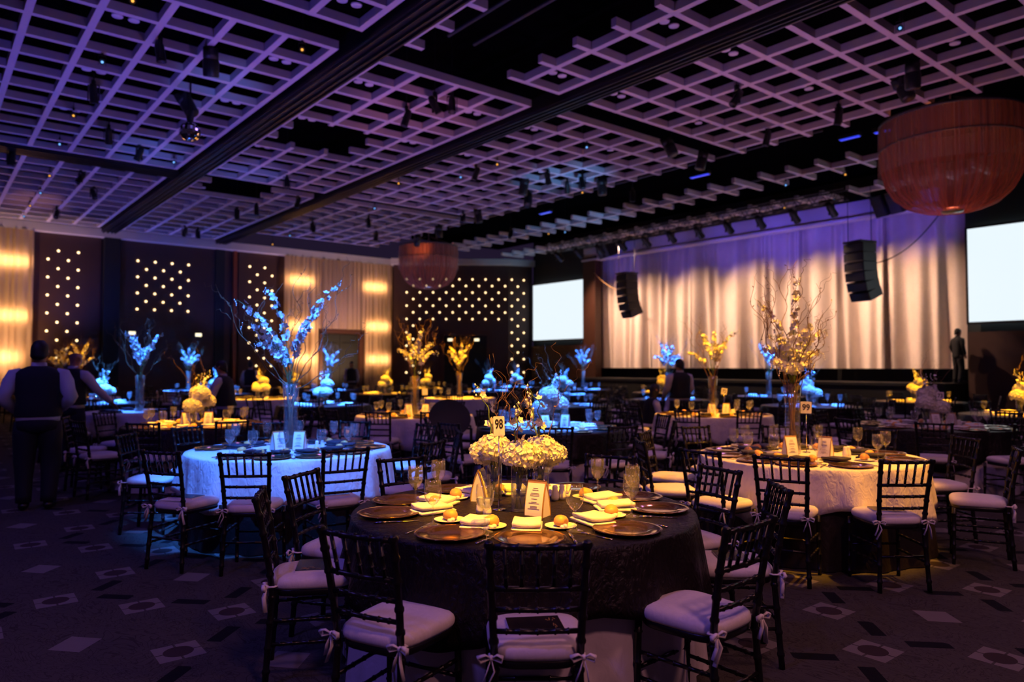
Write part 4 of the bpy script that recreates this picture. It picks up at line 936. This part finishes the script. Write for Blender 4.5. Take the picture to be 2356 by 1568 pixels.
# ------------------------------------------------------------------ flowers
def petal_pts(c, d, up, L_, w, curl=0.3):
    s = d.cross(up).normalized()
    a = c; b = c + d * L_ * 0.5 + s * w / 2 + up * curl * L_ * 0.1; e = c + d * L_ + up * curl * L_ * 0.35; g = c + d * L_ * 0.5 - s * w / 2 + up * curl * L_ * 0.1
    return [a, b, e, g]
def hydrangea(seed, r=0.105, n=230, flat=0.78):
    rr = random.Random(seed); m = MB()
    for k in range(n):
        zc = 1 - 1.55 * (k + 0.5) / n; a = k * 2.39996; rad = math.sqrt(max(0, 1 - zc * zc)); q = r * rr.uniform(0.86, 1.08)
        nrm = Vector((rad * math.cos(a), rad * math.sin(a), zc)); c = Vector((nrm.x * q, nrm.y * q, nrm.z * q * flat))
        t = nrm.orthogonal().normalized(); b = nrm.cross(t); ph = rr.uniform(0, 6.28)
        for j in range(4):
            w = ph + j * PI / 2; d = (t * math.cos(w) + b * math.sin(w)) + nrm * rr.uniform(0.1, 0.5)
            m.add(petal_pts(c, d.normalized(), nrm, 0.022 * rr.uniform(0.85, 1.2), 0.024), [(0, 1, 2, 3)])
    m.lathe([(0, -r * 0.5), (r * 0.5, -r * 0.45), (r * 0.8, 0), (r * 0.62, r * 0.45), (0, r * 0.62)], 14)
    return m
def blossom(m, c, nrm, size, rr):
    t = nrm.orthogonal().normalized(); b = nrm.cross(t); ph = rr.uniform(0, 6.28)
    for j in range(5):
        w = ph + j * 2 * PI / 5; d = (t * math.cos(w) + b * math.sin(w)) + nrm * 0.25
        m.add(petal_pts(c, d.normalized(), nrm, size * rr.uniform(0.85, 1.1), size * 0.85, 0.2), [(0, 1, 2, 3)])
    m.tube([c, c + nrm * size * 0.35], [size * 0.16, size * 0.08], 5)
def curve_pts(a, b, bend, rr, n=14, wig=0.0):
    a, b = Vector(a), Vector(b); d = b - a; s = d.orthogonal().normalized(); s2 = d.cross(s).normalized()
    p1, p2, f1, f2 = rr.uniform(0, 6.28), rr.uniform(0, 6.28), rr.uniform(2.0, 3.4), rr.uniform(2.0, 3.6); out = []
    for i in range(n + 1):
        t = i / n; w = wig * t * (1.15 - t * 0.3)
        out.append(a + d * t + Vector(bend) * 4 * t * (1 - t) + s * w * math.sin(f1 * 2 * PI * t + p1) + s2 * w * math.sin(f2 * 2 * PI * t + p2))
    return out
def willow(a, b, bend, seed, r=0.006, wig=0.05, twigs=3, leaves=6):
    rr = random.Random(seed); pts = curve_pts(a, b, bend, rr, 26, wig); m = MB().tube(pts, [r * (1 - 0.75 * i / 26) for i in range(27)], 5)
    for k in range(twigs):
        i = rr.randint(10, 22); p = pts[i]; d = (Vector(b) - Vector(a)).normalized() * rr.uniform(0.12, 0.3) + Vector((rr.uniform(-1, 1), rr.uniform(-1, 1), rr.uniform(0, 0.8))) * 0.16
        q = curve_pts(p, p + d, (0, 0, 0.03), rr, 12, 0.03); m.tube(q, [r * 0.5 * (1 - 0.7 * j / 12) for j in range(13)], 4)
    for k in range(leaves):
        p = pts[rr.randint(12, 26)]; d = Vector((rr.uniform(-1, 1), rr.uniform(-1, 1), rr.uniform(0, 1))).normalized(); m.add(petal_pts(p, d, d.orthogonal(), 0.03, 0.010), [(0, 1, 2, 3)])
    return m.mesh('willow_branch', 'willow')
def orchid(a, b, bend, seed, n=13, size=0.040, start=0.42, buds=4):
    rr = random.Random(seed); pts = curve_pts(a, b, bend, rr, 24, 0.012); st = MB().tube(pts, [0.0045 * (1 - 0.6 * i / 24) for i in range(25)], 5); fl = MB()
    for k in range(n):
        t = start + (0.96 - start) * k / n + rr.uniform(-0.015, 0.015); p = pts[min(24, int(t * 24))]; nr = Vector((rr.uniform(-1, 1), rr.uniform(-1, 1), rr.uniform(-0.4, 0.6))).normalized()
        blossom(fl, p + nr * rr.uniform(0.012, 0.035), nr, size * rr.uniform(0.8, 1.15) * (1.08 - 0.4 * k / n), rr)
    for k in range(buds):
        p = pts[24] + Vector((rr.uniform(-0.012, 0.012), rr.uniform(-0.012, 0.012), -0.018 * k)); fl.lathe([(0, -0.008), (0.006, 0), (0, 0.010)], 6, tuple(p))
    return combine('orchid_spray', [(st, 'stem'), (fl, 'orchid')])
def tall_vase():
    g = prof_mesh('vase_glass', [(0, 0.0), (0.066, 0.0), (0.071, 0.01), (0.066, 0.12), (0.064, 0.40), (0.078, 0.62), (0.076, 0.6205)], 'glass', 28)
    w = prof_mesh('vase_water', [(0, 0.014), (0.064, 0.016), (0.0635, 0.13), (0, 0.13)], 'water', 20); return g, w
TALLV = tall_vase()
def vase_stems(seed, hgt, r0, r1, n):
    rr = random.Random(seed); m = MB()
    for k in range(n):
        a, b = rr.uniform(0, 6.28), rr.uniform(0, 6.28)
        m.tube([(r0 * math.cos(a) * 0.7, r0 * math.sin(a) * 0.7, 0.016), (0.3 * r0 * math.cos(b), 0.3 * r0 * math.sin(b), hgt * 0.55), (r1 * math.cos(b) * 0.8, r1 * math.sin(b) * 0.8, hgt * 1.02)], rr.uniform(0.0028, 0.005), 5)
    return m
TSTEM = [vase_stems(s, 0.62, 0.056, 0.068, 22).mesh('vase_stems', 'willow') for s in (1, 2)]
def spread(seed, n, rmin, rmax, zmin, zmax):
    rr = random.Random(seed); out = []
    for k in range(n):
        a = 2 * PI * k / n + rr.uniform(-0.3, 0.3); r = rr.uniform(rmin, rmax); z = rr.uniform(zmin, zmax); out.append((r * math.cos(a), r * math.sin(a), z))
    return out
def arrangement(seed, ow, oo):
    rr = random.Random(seed); L_ = []
    for k, e in enumerate(ow): L_.append(('willow_branch', willow((rr.uniform(-0.03, 0.03), rr.uniform(-0.03, 0.03), 0.55), e, (e[0] * 0.12, e[1] * 0.12, -0.02), seed * 50 + k, 0.0055, 0.05 * (0.6 + 0.5 * e[2] / 1.5))))
    for k, e in enumerate(oo): L_.append(('orchid_spray', orchid((rr.uniform(-0.03, 0.03), rr.uniform(-0.03, 0.03), 0.55), e, (-e[0] * 0.14, -e[1] * 0.14, 0.10), seed * 70 + k, rr.randint(20, 27))))
    return L_
GEN = [arrangement(101 + i, spread(5 + i, 7, 0.15, 0.5, 1.2, 1.62), spread(15 + i, 7, 0.18, 0.46, 1.0, 1.42)) for i in range(2)]
def tall(x, y, z, rz, parts, lab, stem=0, vlab=''):
    v = thing('tall_glass_vase', (x, y, z), rz, vlab, 'vase', 'tall glass vases'); obj('vase_glass', TALLV[0], v); obj('vase_water', TALLV[1], v)
    f = thing('orchid_arrangement', (x, y, z), rz, lab, 'flowers', 'tall orchid arrangements'); obj('stems', TSTEM[stem], f)
    for nm, me in parts: obj(nm, me, f)
    return f
HYD = [hydrangea(i).mesh('hydrangea', 'petal') for i in (1, 2)]
LOWV = (prof_mesh('vase_glass', [(0, 0), (0.041, 0), (0.044, 0.006), (0.0445, 0.25), (0.043, 0.2505)], 'glass', 24), prof_mesh('vase_water', [(0, 0.012), (0.0415, 0.012), (0.0415, 0.15), (0, 0.15)], 'water', 20))
LSTEM = vase_stems(7, 0.25, 0.036, 0.034, 7).mesh('vase_stems', 'stem')
SPRIG = [orchid((0, 0, 0.0), e, (0.03, 0.02, 0), 400 + i, 6, 0.028, 0.3, 5) for i, e in enumerate([(-0.08, 0.02, 0.30), (0.03, 0.05, 0.22), (0.10, -0.03, 0.26)])]
TWIG = [willow((0, 0, 0), e, (0.02, 0.02, 0), 500 + i, 0.0032, 0.025, 2, 3) for i, e in enumerate([(0.10, 0.04, 0.34), (-0.06, 0.05, 0.36), (0.14, -0.04, 0.24)])]

# ------------------------------------------------------------------ linens
TR, TZ = 0.93, 0.765
def overlay_mesh(seed, material, hem, scal, k, ph, n=180):
    rr = random.Random(seed); p = [rr.uniform(0, 6.28) for _ in range(5)]; rows = []
    rows.append([(0.02 * math.cos(2 * PI * j / n), 0.02 * math.sin(2 * PI * j / n), TZ) for j in range(n)])
    for r in (0.35, 0.7, 0.88): rows.append([(r * math.cos(2 * PI * j / n), r * math.sin(2 * PI * j / n), TZ + 0.0008 * math.sin(j * 0.7)) for j in range(n)])
    for t in (0.0, 0.02, 0.06, 0.15, 0.3, 0.5, 0.7, 0.85, 1.0):
        row = []
        for j in range(n):
            a = 2 * PI * j / n
            zh = hem + scal * math.cos(k * a + ph) + 0.02 * math.sin(5 * a + p[0])
            z = TZ - 0.006 - (TZ - zh) * t if t > 0 else TZ - 0.001
            fo = (0.030 * math.sin(9 * a + p[1]) + 0.018 * math.sin(17 * a + p[2]) + 0.009 * math.sin(31 * a + p[3])) * (t ** 0.8)
            r = TR + 0.006 * min(1, t * 20) + 0.048 * t + fo
            row.append((r * math.cos(a), r * math.sin(a), z))
        rows.append(row)
    return MB().rings(rows).mesh('overlay', material)
def skirt_mesh(seed, material, n=240):
    rr = random.Random(seed); p = [rr.uniform(0, 6.28) for _ in range(5)]; rows = [[(0.02 * math.cos(2 * PI * j / n), 0.02 * math.sin(2 * PI * j / n), TZ - 0.004) for j in range(n)]]
    for t in (0.0, 0.03, 0.2, 0.5, 0.8, 0.99):
        row = []
        for j in range(n):
            a = 2 * PI * j / n; fo = (0.020 * math.sin(16 * a + p[0] + math.sin(3 * a)) + 0.012 * math.sin(29 * a + p[1])) * t
            r = TR - 0.03 + 0.01 * min(1, t * 10) + 0.045 * t + fo; row.append((r * math.cos(a), r * math.sin(a), (TZ - 0.006) * (1 - t)))
        rows.append(row)
    return MB().rings(rows, False).mesh('skirt', material)
OV = {('dark', 0): overlay_mesh(1, 'dark_cloth', 0.42, 0.085, 4, 1.4), ('dark', 1): overlay_mesh(2, 'dark_cloth', 0.38, 0.08, 4, 0.3), ('pale', 0): overlay_mesh(3, 'pale_cloth', 0.40, 0.07, 4, 2.6), ('pale', 1): overlay_mesh(4, 'pale_cloth', 0.39, 0.07, 4, 0.9)}
SK = {'dark': skirt_mesh(5, 'skirt_pale'), 'pale': skirt_mesh(6, 'skirt_dark')}

# ------------------------------------------------------------------ the tables
def CL(s): return AMBER if s == 'amber' else BLUE
T = []
def add(x, y, light, cl, flowers, name=None, det=1, ch=None, rch=1.56, num=None, power=1.0, cone=20, rot=0):
    T.append(dict(x=x, y=y, light=light, cl=cl, fl=flowers, name=name, det=det, ch=ch, rch=rch, num=num, power=power, cone=cone, rot=rot))
add(2.62, 3.10, 'amber', 'dark', 'front', 'the front black-draped table', 3, [-128, -158, -88, -43, -14, 23, 55, 88, 125, 154], 1.385, '98', 1.9, 18)
add(2.79, 6.74, 'blue', 'pale', 'tallA', 'the blue-lit white table at left', 3, [-150, -124, -97, -66, -32, 4, 40, 76, 110, 142], 1.56, None, 1.5, 28)
add(6.13, 3.36, 'amber', 'pale', 'tallB', 'the amber-lit white table at right', 3, [-158, -126, -69, 177, -33, 2, 40, 76, 112, 146], 1.50, '99', 1.35, 28)
add(6.28, 6.91, 'blue', 'dark', 'low', 'the blue-lit dark table in the middle', 2, [-130, -178, -104, -60, -25, 10, 46, 82, 118, 150], 1.60, '', 1.2, 20)
add(2.96, 10.25, 'amber', 'dark', 'low', 'the dark table behind the blue one', 2, [-165, -128, -92, -55, -20, 15, 50, 88, 125, 160], 1.52, '', 0.9, 20)
add(6.26, 10.12, 'amber', 'pale', 'tall', 'the amber table beside the tray', 2, [-142, -112, -176, -75, -40, -5, 30, 66, 102, 140], 1.50, '', 0.8, 22)
add(10.15, 7.20, 'amber', 'pale', 'tall', 'the amber table before the stage curtain', 2, [-158, -125, -90, -55, -20, 15, 50, 88, 125, 165], 1.52, '72', 0.8, 22)
add(10.35, 3.95, None, 'dark', 'low', 'the unlit table at the right edge', 2, [-158, -122, -88, -52, -16, 20, 56, 92, 128, 165], 1.52, '73', 0, 20)
FAR = [(3.05, 13.95, 'blue', 'pale', 'tall', 0.35, 12), (3.15, 17.6, 'blue', 'dark', 'low', 1.5, 20), (3.25, 21.3, 'amber', 'pale', 'tall', 0.4, 14), (3.3, 24.9, 'amber', 'dark', 'tall', 0.15, 14),
       (6.5, 14.0, 'blue', 'dark', 'low', 1.3, 20), (6.6, 17.8, 'amber', 'pale', 'low', 1.0, 20), (6.7, 21.4, 'blue', 'dark', 'low', 1.2, 20), (6.9, 25.0, 'blue', 'pale', 'tall', 0.9, 20),
       (10.2, 10.8, 'blue', 'dark', 'none', 0.6, 18), (10.5, 14.9, 'amber', 'pale', 'tall', 0.9, 20), (10.5, 18.6, 'amber', 'dark', 'low', 0.9, 20), (10.5, 22.2, 'blue', 'dark', 'tall', 0.8, 20), (10.7, 25.6, 'amber', 'dark', 'low', 0.4, 16),
       (13.9, 3.9, 'amber', 'dark', 'low', 0.8, 20), (13.8, 7.5, 'blue', 'dark', 'low', 0.7, 18), (13.9, 11.1, 'blue', 'dark', 'tall', 0.6, 18), (13.9, 14.7, 'blue', 'dark', 'low', 0.8, 20), (14.1, 18.4, 'blue', 'dark', 'low', 1.2, 20), (14.1, 22.0, 'amber', 'dark', 'low', 0.7, 20),
       (17.4, 6.9, 'amber', 'dark', 'low', 0.8, 20), (17.4, 8.95, 'blue', 'dark', 'tall', 0.0, 20), (17.4, 10.6, 'blue', 'dark', 'tall', 1.0, 20), (17.4, 14.1, 'amber', 'dark', 'low', 0.6, 20), (17.5, 17.6, 'blue', 'dark', 'tall', 0.9, 20), (17.5, 21.1, 'blue', 'dark', 'low', 1.2, 20), (17.3, 3.3, 'amber', 'dark', 'low', 0.8, 20)]
FAR = [t for t in FAR if t[5] > 0]
far_sorted = sorted(FAR, key=lambda t: px_of((t[0], t[1], 0.76)))
for t in FAR:
    add(t[0], t[1], t[2], t[3], t[4], f'the {ordinal(far_sorted.index(t))} far table', 1, None, 1.5, None, t[5], t[6], (t[0] * 7.3 + t[1] * 3.1) % 36)
BY = {}
def reg(kind, o, p, tname): BY.setdefault((kind, tname), []).append((o, p))
def polar(t, a, r): return t['x'] + r * math.cos(R(a)), t['y'] + r * math.sin(R(a))
MENUCNT = 0
for ti, t in enumerate(T):
    X, Y, nm, det = t['x'], t['y'], t['name'], t['det']; v = ti % 2
    if ti == 0: v = 0
    adj = {'dark': 'dark crinkled', 'pale': 'pale crinkled'}[t['cl']]
    sk = obj('table_skirt_cloth', SK[t['cl']], None, (X, Y, 0), (0, 0, R(ti * 37))); tag(sk, ('pale' if t['cl'] == 'dark' else 'dark') + f' floor-length cloth under {nm[4:]} overlay', 'tablecloth', 'floor-length tablecloths')
    ov = obj('table_overlay_cloth', OV[(t['cl'], v)], None, (X, Y, 0), (0, 0, R(0 if ti < 3 else ti * 23))); tag(ov, f'{adj} round overlay cloth on {nm}', 'tablecloth', 'overlay tablecloths')
    if t['light']:
        px_, py_ = {1: (-1.0, -2.3), 2: (0.7, -2.0), 0: (-0.7, -1.7)}.get(ti, (-0.5, -1.1) if t['cl'] == 'pale' else (-0.4, -0.9))
        spot('pin_spot', (X + px_, Y + py_, 6.1), (X, Y, 1.15 if t['fl'].startswith('tall') and ti > 0 else 0.85), CL(t['light']), (2600 if t['light'] == 'amber' else 4300) * t['power'] * ((5.0 if t['light'] == 'blue' else 3.6) if det == 1 else 2.2 if ti > 3 else 2.4 if ti == 3 else 1.0), t['cone'], 0.55, 0.06)
    angs = t['ch'] or [t['rot'] + 36 * k for k in range(10)]
    if det == 1: angs = angs if t['light'] else angs[:8]
    z = TZ + 0.001
    prog_set = {0: (-128, 154, -43), 1: (-150, -97), 2: (-126,)}.get(ti, ())
    for k, a in enumerate(angs):
        rr = random.Random(ti * 100 + k)
        rc = t['rch'] - 0.265 + (rr.uniform(-0.03, 0.05) if ti else 0)
        if det == 1 and (k + ti) % 5 == 4: continue
        if ti == 6 and a == 88: continue
        x, y = polar(t, a, rc)
        c = chair(x, y, R(a + 90) + rr.uniform(-0.06, 0.06) * (0 if ti == 0 else 1), det >= 2)
        reg('chair', c, (x, y, 0.9), nm)
        if a in prog_set: programme(c, f'dark booklet on a seat at {nm}' + (', ' + {-128: 'nearest chair', 154: 'left side chair', -43: 'right side chair', -150: 'leftmost chair', -97: 'near chair', -126: 'near chair'}[a]), 0.0, 0.0, rr.uniform(-0.2, 0.2))
        if det == 1 and not t['light']: continue
        # place setting
        x, y = polar(t, a, 0.735)
        if det >= 2:
            reg('charger', obj('charger_plate', CHARGER, None, (x, y, z)), (x, y, z), nm)
        nap = (NAPW if t['cl'] == 'dark' else NAPD)[k % 2]
        if det >= 2 or k % 3 != 0:
            x, y = polar(t, a + rr.uniform(-2, 2), 0.50)
            reg('napkin', obj('folded_napkin', nap, None, (x, y, z), (0, 0, R(a + 90) + rr.uniform(-0.3, 0.5)), 1.22 if det >= 2 else 1.3), (x, y, z), nm)
        if det >= 2 or k % 3 != 1:
            x, y = polar(t, a - 21, 0.50)
            sp = obj('bread_plate', SIDEP, None, (x, y, z)); reg('bread plate', sp, (x, y, z), nm)
        if det >= 2:
            reg('bread roll', obj('bread_roll', ROLL, None, (x + 0.01, y + 0.008, z + 0.0045), (0, 0, rr.uniform(0, 6))), (x, y, z), nm)
        if det == 3:
            for q in range(2):
                bx, by = x - 0.03 + 0.024 * q, y - 0.045 + 0.008 * q
                o = obj('butter_ball', BUTTER, None, (bx, by, z + 0.006)); reg('butter ball', o, (bx, by + q * 0.001, z), nm)
            x, y = polar(t, a - 15.5, 0.735); reg('fork', obj('dinner_fork', FORK, None, (x, y, z), (0, 0, R(a + 90) + rr.uniform(-0.08, 0.08))), (x, y, z), nm)
            x, y = polar(t, a + 15.5, 0.735); reg('knife', obj('dinner_knife', KNIFE, None, (x, y, z), (0, 0, R(a + 90) + rr.uniform(-0.08, 0.08))), (x, y, z), nm)
        x, y = polar(t, a - 19 + rr.uniform(-2, 2), 0.61 + rr.uniform(-0.02, 0.02))
        if det >= 2 or k % 3 != 2:
            g = thing('wine_glass', (x, y, z), 0, 'glass', 'glass', 'stemmed glasses'); obj('glass_bowl', WINE, g, (0, 0, 0), (0, 0, 0), 1.12)
            if t['light'] == 'blue' or (det >= 2 and k % 3 == 0): obj('water_fill', WATER_IN, g, (0, 0, 0), (0, 0, 0), 1.12)
            reg('wine glass', g, (x, y, z), nm)
    # menus, shakers, signs, flowers
    fz = z
    if det >= 2:
        for q, (a, r) in enumerate([(-112, 0.21), (165, 0.33)] if ti == 0 else [(-145, 0.21), (-88, 0.2)] if ti == 1 else [(172, 0.24), (-112, 0.22)] if ti == 2 else [(-150, 0.22), (-70, 0.22)]):
            x, y = polar(t, a, r)
            if ti == 0: w_ = ray_to(*((1237, 1186), (1106, 1150))[q], 2, z); x, y = w_.x, w_.y
            base = math.atan2(-y, -x) + PI / 2
            h = menu(x, y, z, base + ((-0.5, 1.25) if ti == 0 else (0.5, -0.35))[q], f'small folded printed menu card standing on {nm}, ' + ('left', 'right')[q if ti else 1 - q] + ' one')
        for q, (a, r) in enumerate([(0, 0)] * 4 if ti == 0 else [(-60, 0.3), (-52, 0.33)]):
            x, y = polar(t, a, r)
            if ti == 0: w_ = ray_to(*((1105, 1180), (1121, 1185), (1277, 1150), (1293, 1148))[q], 2, z); x, y = w_.x, w_.y
            reg('shaker', obj('salt_shaker', SHAKER, None, (x, y, z)), (x, y, z), nm)
    if ti == 0:
        q = ray_to(1148, 1172, 2, z); sign(q.x, q.y, z, 0.425, '98', 'white card numbered 98 on a thin rod among yellow flowers', None, -0.03, 0.63, 1.02)
        for q, (vx, vy) in enumerate([(2.65, 3.40), (2.555, 3.06), (2.83, 3.19)]):
            lab = ('behind the number rod', 'nearest', 'beside the folded menu')[q]
            vv = thing('cylinder_vase', (vx, vy, z), 0, f'short clear cylinder vase {lab} on the front black-draped table', 'vase', 'short cylinder vases'); obj('vase_glass', LOWV[0], vv); obj('vase_water', LOWV[1], vv)
            fl = thing('hydrangea_bunch', (vx, vy, z), 0, f'cream hydrangea bunch lit yellow in the short vase {lab}', 'flowers', 'hydrangea bunches'); obj('stems', LSTEM, fl)
            obj('bloom', HYD[q % 2], fl, (0, 0, 0.295), (0.15, 0.1, q), 0.95)
            if q == 0: obj('bloom', HYD[1], fl, (-0.045, 0.06, 0.27), (0.3, -0.5, 1), 0.7)
            if q == 1: obj('bloom', HYD[0], fl, (0.065, 0.0, 0.28), (0.2, 0.4, 2), 0.8)
            if q == 2: obj('bloom', HYD[0], fl, (0.045, -0.05, 0.265), (0.2, 0.5, 2), 0.75)
            for w in range((1, 1, 2)[q]): obj('orchid_spray', SPRIG[(q + w) % 3], fl, (0.02 * w - 0.03, 0.01, 0.33), (0, 0, (-0.9, 3.4, 4.2)[q] + w * 2.6), 1.15)
            for w in range(2): obj('willow_twig', TWIG[(q + w) % 3], fl, (0.02, 0.02 * w, 0.30), (0, 0, q * 1.7 + w * 2.2), 1.0)
    elif t['fl'] in ('low', 'none') and det >= 1:
        if t['fl'] == 'low':
            fl = thing('hydrangea_arrangement', (X, Y, z), R(ti * 50), f'low white hydrangea arrangement in glass vases on {nm}', 'flowers', 'low hydrangea arrangements')
            for q, (dx, dy, dz) in enumerate([(-0.11, 0.0, 0.30), (0.10, 0.04, 0.27), (0.0, -0.1, 0.24), (0.02, 0.06, 0.42)]):
                obj('bloom', HYD[q % 2], fl, (dx, dy, dz), (0.1, 0.1, q), 1.15)
                if q < 3:
                    obj('glass_vase', LOWV[0], fl, (dx, dy, 0), (0, 0, 0), (1, 1, 0.9)); obj('stems', LSTEM, fl, (dx, dy, 0), (0, 0, q), (1, 1, 0.9))
            for w in range(3): obj('orchid_spray', SPRIG[w], fl, (0.03 * w - 0.04, 0.02, 0.40), (0, 0, w * 2.1), 1.1); obj('willow_twig', TWIG[w], fl, (0.0, 0.02 * w, 0.38), (0, 0, w * 2.3 + 1), 1.1)
        if det >= 2:
            nx, ny = polar(t, -120, 0.16); sign(nx, ny, z, 0.36, t['num'] or None, f'white table number card on a thin rod on {nm}', None, 0.0, 0.85, 0.7)
    elif t['fl'].startswith('tall'):
        vlab = f'tall clear glass vase holding branches on {nm}'; lab = f'tall orchid and curly willow arrangement on {nm}'
        if t['fl'] == 'tall':
            f_ = tall(X, Y, z, R(ti * 71), GEN[ti % 2], lab, ti % 2, vlab)
            if det >= 2:
                nx, ny = polar(t, -60, 0.18); sign(nx, ny, z, 0.33, t['num'] or None, f'white table number card on a thin rod on {nm}', None, 0.15 if t['num'] == '72' else 0.0, 0.9, 0.7)
        else:
            if ti == 2: q = ray_to(1824, 1042, 2, z); X, Y = q.x, q.y
            d0 = (Vector((X, Y, z)) - Vector((0, 0, CAM_Z))).dot(CF)
            def loc(px, py, dd):
                q = Vector((0, 0, CAM_Z)) + (CF + CR * ((px - 1178) / FPX) - CU * ((py - 784) / FPX)) * (d0 + dd); return (q.x - X, q.y - Y, q.z - z)
            rr = random.Random(77 + ti)
            if ti == 1:
                W_ = [loc(*p, rr.uniform(-0.35, 0.35)) for p in [(800, 628), (690, 610), (640, 650), (505, 655), (770, 720), (575, 735), (845, 770), (720, 660), (600, 690), (660, 720)]]
                O_ = [loc(*p, rr.uniform(-0.3, 0.3)) for p in [(541, 690), (612, 662), (556, 742), (640, 800), (785, 645), (742, 695), (700, 760), (590, 790)]]
                extra = []
            else:
                W_ = [loc(*p, rr.uniform(-0.35, 0.35)) for p in [(1835, 600), (1725, 640), (1760, 690), (1905, 690), (1800, 610), (1880, 650), (1910, 715), (1770, 630), (1850, 680), (1740, 720), (1890, 760)]]
                O_ = [loc(*p, rr.uniform(-0.3, 0.3)) for p in [(1835, 640), (1745, 690), (1775, 770), (1900, 760), (1868, 745), (1800, 780), (1850, 790), (1772, 835), (1868, 835), (1820, 812), (1895, 812), (1752, 800), (1840, 845), (1798, 850)]]
            parts = arrangement(200 + ti, W_, O_)
            tall(X, Y, z, 0, parts, lab, 0, vlab)
            if ti == 2:
                hb = [('bloom', (0, 0, 0.66), 0.85), ('bloom', (0.08, -0.06, 0.72), 0.7)]
                q = ray_to(1856, 1040, 2, z); sign(q.x, q.y, z, 0.36, '99', 'white card numbered 99 on a thin rod beside the tall amber vase', None, 0.02, 0.95, 0.68)
LAB = {'chair': ('black chair with ivory cushion, {o} from left at {t}', 'chair', 'black banquet chairs'), 'charger': ('round bronze charger plate, {o} from left on {t}', 'plate', 'bronze charger plates'),
       'napkin': ('folded cloth napkin, {o} from left on {t}', 'napkin', 'folded napkins'), 'bread plate': ('small white bread plate, {o} from left on {t}', 'plate', 'bread plates'), 'bread roll': ('round golden bread roll, {o} from left on {t}', 'bread', 'bread rolls'),
       'butter ball': ('tiny pale butter ball, {o} from left on {t}', 'butter', 'butter balls'), 'fork': ('steel dinner fork, {o} from left on {t}', 'fork', 'forks'), 'knife': ('steel dinner knife, {o} from left on {t}', 'knife', 'knives'),
       'wine glass': ('clear stemmed glass, {o} from left on {t}', 'glass', 'stemmed glasses'), 'shaker': ('small white shaker, {o} from left on {t}', 'shaker', 'salt and pepper shakers')}
for (kind, nm), items in BY.items():
    f_, cat, grp = LAB[kind]
    for i, (o, p) in enumerate(sorted(items, key=lambda q: px_of(q[1]))): tag(o, f_.format(o=ordinal(i), t=nm), cat, grp)

# ------------------------------------------------------------------ round serving tray leaning on its stand
q = ray_to(1035, 968, 2, 0.88)
h = thing('serving_tray', (q.x, q.y, 0.92), math.atan2(-q.y, -q.x) + PI / 2 + 0.35, 'large round black serving tray leaning upright on a folding stand', 'tray')
tm = MB().lathe([(0, 0.0), (0.29, 0.0), (0.325, 0.022), (0.335, 0.022), (0.30, -0.012), (0, -0.012)], 40).mesh('tray_disc', 'tray_black'); obj('tray_disc', tm, h, (0, 0, 0), (R(68), 0, 0), (0.80, 0.70, 0.8))
h2 = thing('tray_stand', (q.x + 0.22, q.y + 0.20, 0), math.atan2(-q.y, -q.x) + PI / 2, 'black folding tray stand behind the round tray', 'tray stand')
for s in (-1, 1): obj('crossed_leg', MB().tube([(-0.2, s * 0.2, 0), (-0.2, -s * 0.2, 0.78)], 0.014, 8).tube([(0.2, s * 0.2, 0), (0.2, -s * 0.2, 0.78)], 0.014, 8).tube([(-0.2, -s * 0.2, 0.78), (0.2, -s * 0.2, 0.78)], 0.014, 8).mesh('crossed_leg', 'black_wood'), h2)

for i, (x, y, f) in enumerate([(10.35, 8.75, (0.90, -0.42)), (12.7, 9.9, (-0.8, -0.3))]):
    c = chair(x, y, math.atan2(f[1], f[0]) - PI / 2, True); c['label'] = 'black bamboo-style chair under the seated ' + ('woman', 'guest')[i]
